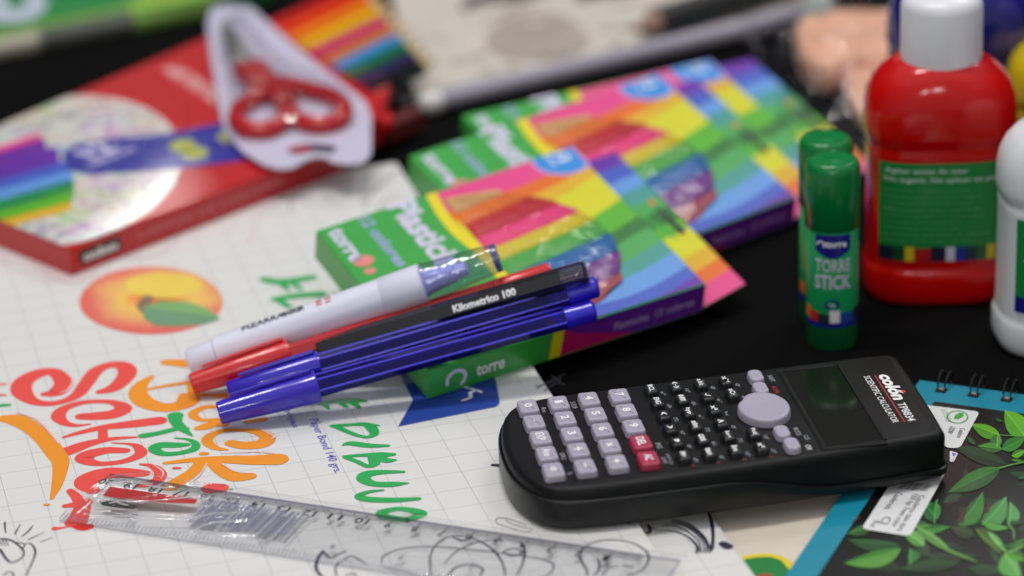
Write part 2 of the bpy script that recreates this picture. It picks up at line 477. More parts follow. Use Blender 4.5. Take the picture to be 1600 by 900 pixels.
S(Z2, [(530, 505, .55), (535, 560, .42), (590, 620, .35), (680, 685, .06)], GREEN_INK)
S(Z2, [(630, 760, .25), (540, 765, .36), (400, 765, .42), (345, 800, .42), (420, 840, .32), (560, 835, .28), (690, 800, .32), (705, 750, .26), (640, 715, .16), (520, 702, .06)], GREEN_INK)
S(Z4, [(510, 808, .55), (580, 806, .5)], CORAL_INK); S(Z4, [(672, 815, .08), (690, 815, .08)], GREEN_INK); S(Z4, [(185, 630, .14), (230, 630, .1)], CORAL_INK)
# thin pale highlights printed beside the strokes
for zz, pts in ((Z1, [(540, 100, .06), (640, 190, .08), (600, 280, .1), (530, 310, .05)]), (Z1, [(150, 480, .08), (330, 545, .1), (470, 690, .1), (515, 755, .05)]),
                (Z4, [(940, 290, .06), (1055, 350, .1), (1040, 375, .05)]), (Z4, [(600, 500, .04), (900, 490, .07), (1070, 505, .06)]),
                (Z4, [(470, 590, .05), (400, 700, .07), (270, 800, .05)]), (Z4, [(600, 590, .05), (700, 655, .07), (830, 680, .04)]), (Z3, [(1000, 370, .05), (1095, 440, .07), (1080, 500, .04)]),
                (Z3, [(300, 590, .05), (380, 640, .08), (420, 700, .06)])):
    S(zz, pts, PALE_INK, h2)
g.build('printed_lettering', pad)

# --- DIBUJO, BLOCK, small print, ribbon
g = G()
DI = [
    (Z5, [(225, 372, .22), (400, 360, .2), (500, 355, .25), (635, 368, .06)]),
    (Z5, [(260, 380, .24), (400, 440, .2), (520, 470, .18), (590, 440, .3), (560, 385, .38), (500, 352, .2)]),
    (Z5, [(310, 543, .06), (380, 525, .3), (550, 545, .3), (712, 545, .14)]),
    (Z5, [(330, 640, .16), (500, 628, .22), (640, 628, .4), (760, 622, .18)]),
    (Z5, [(335, 645, .2), (450, 690, .2), (530, 725, .22), (590, 700, .38), (570, 650, .3)]),
    (Z5, [(600, 650, .3), (700, 675, .32), (765, 672, .16)]),
    (Z5, [(845, 775, .14), (650, 778, .3), (530, 795, .45), (495, 835, .45), (580, 880, .34), (750, 885, .34), (885, 873, .08)]),
    (ZR, [(488, 562, .2), (380, 568, .32), (265, 564, .34), (228, 550, .3), (270, 532, .2), (333, 524, .1)]),
    (ZR, [(440, 655, .3), (345, 642, .36), (330, 622, .36), (400, 606, .26), (480, 618, .36), (500, 632, .36), (440, 655, .3)]),
    (Z5, [(120, 175, .2), (250, 155, .3), (400, 145, .35), (510, 155, .16)]),
    (Z5, [(150, 175, .25), (190, 222, .1)]), (Z5, [(290, 160, .3), (345, 205, .14)]), (Z5, [(400, 160, .35), (460, 212, .12)]),
    ((0, 0, 1), [(413, 437, .4), (440, 441, .5), (487, 434, .45)]), ((0, 0, 1), [(440, 443, .3), (450, 453, .2)]), ((0, 0, 1), [(455, 441, .25), (470, 452, .2)]),
    ((0, 0, 1), [(430, 468, .35), (460, 463, .45), (500, 460, .5)]), ((0, 0, 1), [(436, 470, .3), (452, 480, .25)]),
    ((0, 0, 1), [(500, 600, .5), (530, 590, .4)]), ((0, 0, 1), [(470, 520, .4), (520, 512, .4)])]
for zz, pts in DI[:13]: S(zz, pts, GREEN_INK)
g.build('title_word', pad); g = G()
for zz, pts in DI[13:18]: S(zz, pts, GREEN_INK)
g.build('far_word', pad); g = G()
for zz, pts in DI[18:]: S(zz, pts, GREEN_INK)
def lay(pts, m, h=0.012, z=ZP):
    g.flat([P(a, b, z) + Vector((0, 0, h)) for a, b in pts], m)
def dirmap(o, xd, yd, h):
    o = Vector(o)
    return lambda x, y: o + Vector(xd) * x + Vector(yd) * y + Vector((0, 0, h))
g.build('word_remainder', pad); g = G(); lay([(622, 667), (645, 626), (624, 583), (760, 545), (776, 600), (781, 630), (775, 636)], BLUE_INK)
S((0, 0, 1), [(752, 614, .12), (745, 611, .14), (735, 615, .14), (735, 622, .14), (722, 627, .1)], WHITE_INK, h2)
S((0, 0, 1), [(740, 609, .12), (716, 604, .14)], WHITE_INK, h2)
g.build('printed_ribbon', pad); g = G()
a_ = P(481, 656, ZP); b_ = P(521, 740, ZP)
xd = (b_ - a_).normalized(); yd = Vector((0, 0, 1)).cross(xd)
g.text('Paper Bond 140 grs.', VIOLET_INK, dirmap(a_, xd, yd, 0.012), 0, -0.05, (b_ - a_).length, 0.42, 0.006)
a_ = P(441, 640, ZP); b_ = P(459, 674, ZP)
g.text('22 hojas', VIOLET_INK, dirmap(a_ - xd * 1.2, xd, yd, 0.012), 0, 0, 2.9, 0.34, 0.006)
g.build('small_print', pad)

# --- peach print
g = G()
pm = bpy.data.materials.new('peach_print'); pm.use_nodes = True; t = pm.node_tree; b = t.nodes['Principled BSDF']; b.inputs['Roughness'].default_value = 0.45
co = t.nodes.new('ShaderNodeTexCoord'); mp = t.nodes.new('ShaderNodeMapping'); gr = t.nodes.new('ShaderNodeTexGradient'); gr.gradient_type = 'SPHERICAL'
pc = pf.inverted() @ P(250, 463, ZP)
pr = [pf.inverted() @ P(*q, ZP) for q in ((122, 470), (348, 470), (236, 415), (236, 524))]
mp.inputs['Location'].default_value = (0, 0, 0)
mp.vector_type = 'TEXTURE'
mp.inputs['Location'].default_value = (pc.x * CM, pc.y * CM, pc.z * CM); mp.inputs['Scale'].default_value = (0.030, 0.034, 0.03)
t.links.new(co.outputs['Object'], mp.inputs[0])
ns = t.nodes.new('ShaderNodeTexNoise'); ns.inputs['Scale'].default_value = 60; ns.inputs['Detail'].default_value = 3
t.links.new(co.outputs['Object'], ns.inputs[0])
vm = t.nodes.new('ShaderNodeVectorMath'); vm.operation = 'MULTIPLY_ADD'; vm.inputs[1].default_value = (0.6, 0.6, 0); 
t.links.new(ns.outputs['Color'], vm.inputs[0]); t.links.new(mp.outputs[0], vm.inputs[2])
vs_ = t.nodes.new('ShaderNodeVectorMath'); vs_.operation = 'SUBTRACT'; vs_.inputs[1].default_value = (0.3, 0.3, 0)
t.links.new(vm.outputs[0], vs_.inputs[0]); t.links.new(vs_.outputs[0], gr.inputs[0])
rp = t.nodes.new('ShaderNodeValToRGB'); t.links.new(gr.outputs['Fac'], rp.inputs[0]); t.links.new(rp.outputs[0], b.inputs['Base Color'])
els = rp.color_ramp.elements
els[0].position = 0.0; els[0].color = rgb((216, 104, 92)); els[1].position = 0.95; els[1].color = rgb((120, 60, 30))
for pos, c in ((0.14, (222, 132, 100)), (0.32, (224, 166, 100)), (0.55, (230, 190, 96)), (0.78, (228, 110, 50))):
    e = els.new(pos); e.color = rgb(c)
lay([(236 + 112 * math.cos(a) * (1 + 0.02 * math.sin(3 * a)), 470 + 53 * math.sin(a)) for a in [2 * math.pi * i / 40 for i in range(40)]], pm, 0.012)
lay([(255 + 60 * math.cos(a), 447 + 20 * math.sin(a)) for a in [2 * math.pi * i / 24 for i in range(24)]], M('yellow_peach_skin', (236, 196, 84), 0.5, var=0.15, vscale=0.5), 0.016)
leaf1 = M('printed_leaf', (120, 168, 104), 0.5, var=0.2, vscale=0.7); leaf2 = M('printed_leaf_darker_half', (104, 146, 112), 0.5, var=0.15, vscale=0.7)  # the leaf is printed in two greens
lay([(222, 482), (250, 471), (290, 471), (325, 483), (345, 499), (300, 490), (262, 486)], leaf1, 0.02)
lay([(222, 482), (262, 486), (300, 490), (345, 499), (320, 507), (280, 511), (245, 510), (226, 500)], leaf2, 0.02)
lay([(212, 478), (225, 462), (240, 463), (236, 480), (222, 492)], M('peach_stem', (128, 104, 84), 0.6), 0.018)
# grey halo printed under the fruit
g.build('printed_peach', pad)

# --- ink doodles
g = G()
INK = BLACKPRINT
Zb = (0, 780, 5.333)
for pts in ([(40, 195, .07), (42, 240, .06), (50, 285, .03)], [(170, 210, .03), (125, 290, .06)], [(275, 220, .03), (240, 265, .07), (185, 310, .05)], [(370, 275, .02), (235, 340, .05)], [(440, 320, .02), (335, 360, .04)],
            [(0, 332, .08), (60, 335, .09), (120, 360, .08), (185, 415, .07), (200, 455, .06), (170, 500, .06), (80, 525, .09), (0, 420, .1)],
            [(130, 362, .05), (170, 365, .05), (205, 380, .05), (190, 415, .05)], [(215, 372, .05), (260, 375, .06), (293, 430, .08), (280, 500, .06), (215, 640, .04)],
            [(30, 635, .05), (70, 608, .05), (105, 615, .06), (115, 660, .06)], [(0, 350, .04), (20, 390, .03)], [(20, 340, .04), (45, 390, .03)], [(45, 340, .04), (70, 390, .03)]):
    S(Zb, pts, INK)
g.build('lamp_doodle', pad); g = G()
Zr = (480, 580, 2.8115)
for pts in ([(325, 845, .03), (340, 810, .05), (420, 780, .05), (560, 772, .05), (760, 790, .06), (960, 815, .05), (1070, 840, .07), (1075, 880, .05), (1020, 920, .04)],
            [(545, 900, .05), (540, 820, .06), (570, 760, .04), (640, 725, .05), (740, 740, .06), (820, 790, .08), (860, 850, .07), (870, 900, .05)],
            [(600, 850, .03), (660, 790, .05), (760, 750, .04), (860, 745, .03)],
            [(620, 900, .05), (650, 865, .08), (720, 850, .06), (770, 870, .08), (760, 900, .06)],
            [(860, 795, .05), (900, 780, .06), (940, 790, .05), (930, 808, .06), (890, 812, .05), (860, 795, .04)],
            [(935, 752, .05), (955, 790, .09), (945, 850, .06), (920, 900, .04)],
            [(640, 730, .04), (680, 745, .1), (720, 735, .06)],
            [(70, 790, .1), (45, 830, .12), (40, 870, .12), (65, 905, .1)], [(130, 905, .05), (125, 860, .06), (160, 830, .05), (200, 815, .06), (260, 850, .04)], [(70, 795, .1), (100, 820, .1), (140, 805, .06), (170, 790, .05)],
            [(170, 900, .05), (195, 890, .06), (220, 900, .05)], [(330, 860, .04), (420, 880, .04), (520, 905, .04)]):
    S(Zr, pts, INK)
g.build('circle_doodle', pad); g = G()
Z5b = (840, 760, 4.444)
for pts in ([(345, 622, .05), (340, 580, .07), (300, 510, .08), (300, 450, .06), (380, 395, .05), (500, 374, .05), (640, 390, .05), (740, 440, .07), (772, 500, .07), (740, 570, .06), (680, 605, .05), (630, 622, .05)],
            [(415, 500, .05), (430, 545, .09), (420, 590, .07), (390, 622, .05)], [(450, 622, .05), (480, 580, .05), (560, 550, .03)],
            [(635, 262, .04), (640, 235, .07)], [(560, 252, .03), (690, 275, .03)]):
    S(Z5b, pts, INK)
g.build('bulb_doodle', pad); g = G()
CLIP = M('printed_clip_grey', (130, 130, 134), 0.5)
Zc = (480, 580, 2.8115)
S(Zc, [(870, 655, .035), (900, 672, .035), (960, 690, .035), (985, 692, .035), (975, 705, .035), (930, 700, .035), (840, 672, .035), (830, 655, .035), (845, 645, .035), (890, 652, .035), (950, 672, .035), (960, 682, .03)], CLIP)
g.build('paper_clip_drawing', pad); g = G()
for pts in ([(838, 608, .04), (862, 594, .06), (884, 585, .03)], [(850, 612, .05), (868, 600, .08), (880, 600, .05)], [(836, 604, .04), (856, 600, .06), (876, 592, .08)], [(862, 588, .05), (882, 602, .06)]):
    S((0, 0, 1), pts, INK)
g.build('corner_doodle', pad); g = G(); S((0, 0, 1), [(770, 727, .16), (782, 728, .2)], INK)
g.build('ink_dot', pad); g = G()
# soft pinkish and grey sketch lines on the far part of the cover
PK = M('faint_pink_ink', (206, 192, 192), 0.5); GK = M('faint_grey_ink', (176, 170, 172), 0.5)
random.seed(4)
for pts in ([(5, 372, .5), (60, 408, .7), (110, 440, .6), (150, 425, .3)], [(200, 405, .1), (240, 400, .12), (275, 375, .1), (250, 350, .08)], [(280, 372, .12), (300, 340, .2), (315, 360, .1)], [(330, 350, .08), (370, 330, .12), (360, 360, .08)],
            [(390, 380, .15), (410, 330, .1), (470, 300, .2), (520, 290, .12)], [(500, 300, .2), (520, 270, .15), (545, 265, .1)], [(560, 320, .1), (600, 285, .2), (620, 265, .15)], [(0, 385, .12), (60, 402, .16), (90, 418, .1)]):
    S((0, 0, 1), pts, PK if random.random() < .6 else GK)
for i in range(14):
    x = random.uniform(200, 620); y = random.uniform(295, 360) - (x - 300) * 0.08
    S((0, 0, 1), [(x, y, .05), (x + random.uniform(-20, 20), y - random.uniform(4, 18), .12), (x + random.uniform(-30, 30), y - random.uniform(8, 30), .05)], GK)
g.build('faint_sketch', pad)

# second pad underneath, showing at the lower right of the first
ZP2 = 0.46
ce = P(1114.5, 809.5, ZP2)
c2 = P(1060, 735, ZP2); c2 = ce + UY * (c2 - ce).dot(UY)
pf2 = pad_frame(c2)
q1 = rel(pf2, P(1014, 800 + 50, ZP2)); q2 = rel(pf2, P(1060, 865, ZP2))
pad2 = thing('drawing_pad', 'squared pad with curved line drawing peeking out below the calculator, under the lettered pad', 'drawing pad', pf2)
g = G(); g.prism([(-24, -40), (0, -40), (0, 0), (-24, 0)], -0.2, 0, EDGE, pf2, top=grid_paper('squared_cover_lower', q1.x, q2.y)); g.build('cover', pad2)
g = G()
hh = lambda x, y: Vector((x, y, ZP2 + 0.012))
for pts in ([(790, 290, .04), (850, 310, .04), (930, 312, .05), (1030, 345, .07), (1095, 400, .1), (1112, 440, .12), (1105, 462, .1)],
            [(860, 278, .04), (960, 280, .05), (1060, 330, .05), (1120, 390, .05), (1135, 460, .06)], [(880, 265, .04), (1000, 270, .04), (1090, 325, .04), (1150, 400, .05), (1155, 460, .05)],
            [(930, 250, .05), (1030, 275, .06), (1120, 335, .07), (1175, 410, .07), (1172, 460, .06)], [(940, 235, .08), (1050, 265, .1), (1150, 345, .1), (1200, 440, .09)],
            [(1190, 190, .1), (1210, 260, .14), (1218, 350, .12), (1210, 430, .14), (1190, 460, .06)], [(730, 318, .1), (770, 325, .12), (782, 300, .12), (765, 268, .1)], [(1290, 400, .35), (1320, 420, .4)]):
    g.stroke(T(*Z5b, pts, z=ZP2), INK, hh)
g.build('ink_doodles', pad2)

# beige sheet block with green and yellow printing
ZB = 0.24
bf = frame(P(1400, 740, ZB), UX)
blk = thing('paper_block', 'beige paper block with green and yellow band, partly under the teal bordered notebook', 'paper block', bf)
g = G(); BEI = M('beige_card', (206, 196, 180), 0.6, var=0.03)
g.prism([(-14, -30), (2.5, -30), (2.5, 0.5), (-14, 0.5)], -0.22, 0, BEI, bf); g.build('cover', blk)
g = G(); YL = M('yellow_card', (216, 192, 20), 0.5); GD = M('deep_green_card', (0, 118, 46), 0.5)
Z7 = (1140, 540, 2.5)
def zpoly(zz, pts, z, h): return [P(zz[0] + a / zz[2], zz[1] + b / zz[2], z) + Vector((0, 0, h)) for a, b in pts]
g.flat(zpoly(Z7, [(-60, 848), (30, 828), (90, 815), (160, 812), (205, 822), (245, 848), (330, 832), (420, 815), (420, 1400), (-100, 1400)], ZB, .006), YL)
g.flat(zpoly(Z7, [(-60, 862), (36, 840), (100, 828), (160, 826), (200, 838), (228, 870), (246, 902), (280, 1400), (-100, 1400)], ZB, .012), GD)
g.flat(zpoly(Z7, [(110, 896), (140, 890), (170, 896), (165, 910), (115, 910)], ZB, .018), M('brown_print', (150, 70, 40), 0.5))
g.build('printed_band', blk)

# ================================================================ SPIRAL NOTEBOOK WITH PLANT COVER
ZN = 0.62
n0 = P(1437, 594, ZN)                 # far left corner
nx = (P(1600, 616.5, ZN) - n0).normalized()
nf = frame(n0, nx)
nb = thing('spiral_notebook', 'spiral notebook with green plant photo cover and teal border, price stickers on it', 'notebook', nf)
TEAL = M('teal_card', (14, 130, 154), 0.4, coat=0.1, var=0.03)
DARKP = M('dark_photo_print', (22, 23, 21), 0.3, coat=0.15, var=0.6, vscale=0.2, k=.8)
g = G(); nw, nh = 20, 27
g.prism([(0, -nh), (nw, -nh), (nw, 0), (0, 0)], -0.06, 0, TEAL, nf); g.build('cover', nb)
g = G()
for k in range(3): g.prism([(0.05, -nh + .1), (nw - .1, -nh + .1), (nw - .1, -0.05), (0.05, -0.05)], -0.2 - 0.16 * k, -0.07 - 0.16 * k, M('page_block', (205, 204, 198), 0.8), nf)
g.build('pages', nb)
nn_ = lambda h: (lambda x, y: nf @ Vector((x, y, h)))
tl = rel(nf, P(1452, 626, ZN)); ll = rel(nf, P(1284, 898, ZN))
g = G()
tw = -tl.y; lw = 0.62
lw = rel(nf, P(1366, 768, ZN)).x
g.flat([nf @ Vector(v) for v in ((lw, -nh, .006), (nw, -nh, .006), (nw, -tw, .006), (lw, -tw, .006))], DARKP)
Z6 = (1300, 700, 4.5); ZS = (1400, 560, 5)
random.seed(8)
def leafc(c, tagn):
    c = tuple(int(v * q) for v, q in zip(c, (.74, .82, .78)))
    return M('leaf_%s_%d_%d_%d' % (tagn, c[0], c[1], c[2]), c, 0.4, coat=0.25, var=0.22, vscale=0.9)
lay_i = [0]
def leaf(zz, base, tip, bl, br, c1, c2=None):
    c2 = c2 or tuple(int(v * 0.72) for v in c1)
    bx, by = base; tx, ty = tip; dx, dy = tx - bx, ty - by; L = math.hypot(dx, dy); nx_, ny_ = -dy / L, dx / L
    lay_i[0] += 1; h = 0.008 + 0.00015 * lay_i[0]
    n = 12; mid = []; A = []; B = []
    bend = (bl - br) * 0.12
    for i in range(n + 1):
        t = i / n; s = math.sin(math.pi * t ** 0.8) ** 0.85
        mx, my = bx + dx * t + nx_ * bend * math.sin(math.pi * t), by + dy * t + ny_ * bend * math.sin(math.pi * t)
        mid.append((mx, my)); A.append((bx + dx * t + nx_ * bl * s, by + dy * t + ny_ * bl * s)); B.append((bx + dx * t - nx_ * br * s, by + dy * t - ny_ * br * s))
    for side, c in ((A, c1), (B, c2)):
        pts = mid + side[::-1]
        w = zpoly(zz, pts, ZN, h)
        g.add(w, [(i, i + 1, 2 * n + 2 - i - 2, 2 * n + 2 - i - 1) for i in range(n)], leafc(c, 'p'))
    # midrib
    q = [P(zz[0] + a / zz[2], zz[1] + b_ / zz[2], ZN) for a, b_ in mid[::3]]
    g.stroke([(v.x, v.y, 0.035) for v in q], leafc(tuple(min(255, int(v * 1.25) + 10) for v in c1), 'rib'), lambda x, y: Vector((x, y, ZN + h + 0.0003)), sub=3)
lr = random.Random(21)
for _ in range(46):
    bx_, by_ = lr.uniform(150, 1500), lr.uniform(-380, 900); a_ = lr.uniform(0, 6.28); l_ = lr.uniform(110, 260)
    px_, py_ = 1300 + bx_ / 4.5, 700 + by_ / 4.5
    tx_, ty_ = bx_ + l_ * math.cos(a_), by_ + l_ * .5 * math.sin(a_)
    if (px_ - 1284) < (898 - py_) * .62 + 70 or py_ < 665 or 1300 + tx_ / 4.5 - 1284 < (898 - (700 + ty_ / 4.5)) * .62 + 12 or ty_ < -160: continue
    c_ = lr.choice(((24, 52, 22), (30, 66, 26), (22, 46, 24), (38, 80, 30), (26, 58, 32)))
    leaf(Z6, (bx_, by_), (tx_, ty_), lr.uniform(16, 42), lr.uniform(16, 42), c_)
for _ in range(150):                       # the rest of the cover picture
    x_, y_ = lr.uniform(lw + 3, nw - 3), lr.uniform(-nh + 3, -tw - 2); a_ = lr.uniform(0, 6.28); l_ = lr.uniform(2, 4)
    w_ = nf @ Vector((x_, y_, 0)); u_ = nf @ Vector((x_ + l_ * math.cos(a_), y_ + l_ * math.sin(a_), 0)); uv_ = []
    for q_ in (w_, u_):
        d_ = q_ - CAM; z_ = d_.dot(fwd); uv_.append((800 + F_PX * d_.dot(RT) / z_, 450 - F_PX * d_.dot(UP) / z_))
    if min(q_[0] for q_ in uv_) < 1640 and min(q_[1] for q_ in uv_) < 940: continue
    k_ = lr.uniform(16, 34) / 4.5
    leaf((0, 0, 1), uv_[0], uv_[1], k_, k_, lr.choice(((60, 140, 48), (90, 160, 60), (40, 100, 36), (110, 180, 70))))
leaf(Z6, (900, 810), (470, 860), 50, 45, (34, 82, 28)); leaf(Z6, (1030, 760), (640, 760), 20, 40, (30, 66, 28)); leaf(Z6, (1000, 620), (830, 560), 40, 50, (52, 74, 24)); leaf(Z6, (1180, 870), (950, 850), 40, 50, (28, 78, 28))
leaf(Z6, (1220, 118), (850, -10), 50, 55, (24, 66, 22), (18, 46, 18)); leaf(Z6, (1180, 148), (820, 315), 62, 70, (44, 128, 34), (34, 96, 30))
leaf(Z6, (890, 545), (1060, 318), 95, 25, (70, 142, 52), (46, 100, 36)); leaf(Z6, (1055, 545), (1225, 350), 95, 40, (96, 168, 88), (74, 140, 64)); leaf(Z6, (1240, 545), (1255, 388), 75, 25, (98, 172, 92), (60, 120, 50))
leaf(Z6, (745, 500), (640, 400), 75, 60, (62, 148, 66), (40, 110, 46)); leaf(Z6, (720, 535), (740, 368), 10, 60, (66, 150, 66), (40, 110, 46))
leaf(Z6, (590, 590), (830, 560), 34, 32, (70, 156, 52), (52, 124, 40)); leaf(Z6, (560, 560), (690, 548), 15, 40, (96, 160, 60))
leaf(Z6, (650, 690), (500, 590), 55, 40, (140, 196, 98), (110, 176, 76)); leaf(Z6, (590, 560), (840, 730), 14, 28, (100, 160, 60), (140, 190, 96))
leaf(Z6, (480, 690), (110, 650), 22, 70, (44, 104, 36), (34, 84, 30)); leaf(Z6, (485, 712), (85, 815), 28, 88, (70, 146, 42), (112, 176, 66)); leaf(Z6, (550, 715), (545, 825), 10, 70, (78, 156, 72), (58, 130, 52))
leaf(Z6, (280, 560), (110, 610), 30, 40, (70, 130, 50)); leaf(Z6, (1010, 575), (1190, 752), 20, 70, (96, 128, 28), (74, 98, 26)); leaf(Z6, (1100, 600), (1228, 742), 16, 28, (150, 206, 112), (126, 190, 88))
leaf(Z6, (1060, 520), (1245, 568), 44, 12, (112, 184, 78)); leaf(Z6, (1240, 530), (1345, 530), 12, 16, (34, 96, 30)); leaf(Z6, (1215, 745), (1330, 920), 100, 40, (112, 186, 84), (134, 198, 104)); leaf(Z6, (1235, 745), (1360, 800), 30, 50, (94, 178, 42))
leaf(Z6, (1250, 700), (1380, 640), 20, 25, (70, 140, 40)); leaf(Z6, (1180, 700), (1300, 680), 20, 10, (46, 110, 40)); leaf(Z6, (1310, 220), (1400, 190), 14, 14, (30, 110, 70))
leaf(ZS, (810, 608), (590, 520), 42, 62, (124, 196, 44), (92, 172, 36)); leaf(ZS, (1010, 620), (850, 415), 90, 80, (130, 204, 52), (112, 188, 42)); leaf(ZS, (790, 700), (800, 590), 30, 60, (96, 168, 60))
leaf(ZS, (830, 715), (640, 692), 40, 36, (84, 160, 48)); leaf(ZS, (830, 718), (1010, 625), 50, 50, (70, 152, 48), (54, 130, 40)); leaf(ZS, (905, 770), (1010, 725), 30, 30, (120, 200, 44)); leaf(ZS, (900, 800), (1000, 815), 8, 20, (80, 150, 40)); leaf(ZS, (780, 480), (840, 500), 16, 16, (50, 90, 40)); leaf(ZS, (560, 620), (620, 680), 20, 20, (44, 96, 44))
STEM = leafc((120, 166, 78), 'stem')
for zz, pts in ((Z6, [(590, 590, .1), (740, 690, .16), (900, 760, .18), (1010, 805, .1)]), (Z6, [(1180, 150, .08), (1260, 125, .1), (1340, 108, .08)]), (ZS, [(810, 606, .06), (1000, 618, .08)]), (Z6, [(1240, 545, .08), (1275, 590, .07), (1278, 650, .05)]), (Z6, [(1230, 742, .2), (1260, 735, .25), (1350, 690, .15)]), (ZS, [(700, 880, .05), (1000, 820, .07)])):
    g.stroke(T(*zz, pts, z=ZN), STEM, lambda x, y: Vector((x, y, ZN + 0.034)))
TW = M('twig_red', (72, 26, 18), 0.5)
for pts in ([(190, 480, .08), (160, 530, .06)], [(150, 520, .05), (200, 500, .05)], [(905, 520, .2), (935, 440, .12)], [(1085, 450, .16), (1110, 400, .1)]):
    g.stroke(T(*Z6, pts, z=ZN), TW, lambda x, y: Vector((x, y, ZN + 0.036)))
g.build('cover_photo', nb)
# binding rings
HOLE = M('dark_hole', (8, 8, 9), 0.9); WIRE = M('black_wire', (22, 22, 25), 0.35, coat=0.3, metal=0.3)
r0 = rel(nf, P(1472, 608, ZN)); r1 = rel(nf, P(1523, 615, ZN)); step = r1.x - r0.x
for k in range(-1, 14):
    x = r0.x + step * k
    if x < 0.3: continue
    g = G()
    g.prism(rrect(0.42, 0.42, 0.06, 2, x, -0.62), 0.002, 0.012, HOLE, nf)
    for dx in (-0.13, 0.13):
        pts = []
        for j in range(15):
            a = -0.35 + (math.pi + 1.0) * j / 14
            pts.append(nf @ Vector((x + dx * (1 + 0.2 * math.sin(a)), -0.1 - 0.52 * math.cos(a), 0.10 + 0.42 * math.sin(a))))
        g.tube(pts, 0.04, WIRE, 8)
    g.tube([nf @ Vector((x - 0.13, -0.6, 0.03)), nf @ Vector((x + 0.13, -0.6, 0.03))], 0.06, M('wire_end', (150, 146, 130), 0.3, metal=0.7), 8)
    g.build('binding_ring', nb)

def sticker(name_root, poly, label, fill):
    g2 = G(); g2.flat([v + Vector((0, 0, 0)) for v in poly], WHITE_STK); fill(g2)
    return g2
WHITE_STK = M('white_sticker', (212, 212, 212), 0.5, var=0.02)
def stick_text(g, org_px, end_px, s, h, z, m):
    a = P(*org_px, z); b = P(*end_px, z); xd = (b - a).normalized(); yd = Vector((0, 0, 1)).cross(xd)
    g.text(s, m, dirmap(a, xd, yd, 0.006), 0, 0, (b - a).length, h, 0.004)
DK = M('dark_print', (46, 46, 50), 0.5)
zs = ZN + 0.045
def quadc(pts, r=0.25):
    """rounded polygon through pixel corners on the cover"""
    w = [P(a, b, zs) for a, b in pts]; out = []
    n = len(w)
    for i in range(n):
        p, q, s_ = w[i - 1], w[i], w[(i + 1) % n]
        a = q + (p - q).normalized() * r; b = q + (s_ - q).normalized() * r
        for k in range(5):
            t = k / 4; out.append(a * (1 - t) ** 2 + q * 2 * t * (1 - t) + b * t * t)
    return out
g = G(); poly = quadc([(1400, 742), (1478, 738), (1422, 838), (1346, 826)])
g.flat(poly, WHITE_STK)
stick_text(g, (1434, 773), (1398, 829), 'Cuaderno tapa dura', 0.28, zs, DK); stick_text(g, (1424, 771), (1389, 822), '150 hjs 7mm color', 0.28, zs, DK)
stick_text(g, (1401, 769), (1381, 795), 'Cuadernola', 0.24, zs, DK); stick_text(g, (1377, 806), (1370, 817), 'CJ', 0.4, zs, DK); stick_text(g, (1366, 812), (1359, 823), '24 un', 0.2, zs, DK)
random.seed(2)
x = 0
A0, A1, B0 = P(1402, 764, zs), P(1447, 768, zs), P(1414, 752, zs)
while x < 1:
    w = random.choice((.012, .02, .03)); a = A0 + (A1 - A0) * x; b = A0 + (A1 - A0) * min(1, x + w); up_ = (B0 - A0) * 0.9
    g.flat([v + Vector((0, 0, .006)) for v in (a, b, b + up_, a + up_)], DK); x += w + random.choice((.012, .02, .03))
g.build('barcode_sticker', nb)
g = G(); g.flat(quadc([(1440, 632), (1531, 643), (1500, 700), (1478, 700)]), WHITE_STK)
cx, cy = 1496, 652
LG = M('leaf_logo_green', (66, 156, 60), 0.5)
g.stroke([(v.x, v.y, .05) for v in [P(cx + 16 * math.cos(a), cy + 9.5 * math.sin(a), zs) for a in [2 * math.pi * i / 16 for i in range(17)]]], LG, lambda x, y: Vector((x, y, zs + .006)))
g.flat([P(a, b, zs) + Vector((0, 0, .008)) for a, b in ((1490, 655), (1492, 649), (1499, 645), (1506, 646), (1505, 651), (1498, 655))], LG)
stick_text(g, (1500, 669), (1494, 684), 'Cuaderno', 0.2, zs, DK); stick_text(g, (1484, 666), (1479, 676), 'papel', 0.16, zs, DK); stick_text(g, (1488, 668), (1482, 678), 'ecologico', 0.16, zs, DK)
stick_text(g, (1470, 640), (1478, 660), 'ECO PAPER', 0.22, zs, M('pale_green_print', (150, 180, 150), 0.5))
g.build('eco_sticker', nb)
g = G(); g.flat(quadc([(1484, 704), (1497, 708), (1490, 722), (1484, 722)], 0.08), WHITE_STK); g.flat([P(a, b, zs) + Vector((0, 0, .006)) for a, b in ((1487, 707), (1494, 709), (1490, 714))], VIOLET_INK)
g.build('brand_sticker', nb)

# ================================================================ CALCULATOR
ZC = 0.85
cf = frame(Vector((0.408, -6.423, ZC)), rotz(8.5))
calc = thing('calculator', 'black scientific calculator with lavender number keys and dark display, lying across the pads', 'calculator', cf)
CB = M('calculator_black', (14, 15, 16), 0.42, var=0.12, vscale=2, bump=0.25, bscale=60, spec=0.22, k=0.9)
CB2 = M('cover_black', (14, 15, 16), 0.3, var=0.15, vscale=1.5, bump=0.15, bscale=50, spec=0.4, k=0.9)
LAV = M('lavender_key', (166, 161, 178), 0.45, var=0.03, bump=0.15, bscale=60, k=1.05)
KRED = M('red_key', (168, 46, 76), 0.42, var=0.04)
KBLK = M('black_key', (24, 25, 26), 0.35, coat=0.1)
KTXT = M('key_print', (240, 240, 240), 0.45, k=1.3); FTXT = M('fascia_print', (150, 152, 160), 0.5); RTXT = M('red_fascia_print', (170, 40, 36), 0.5)
def smooth_outline(pts, sub=4):
    q = catmull(pts + [pts[0]], sub); return [tuple(p) for p in q[:-1]]
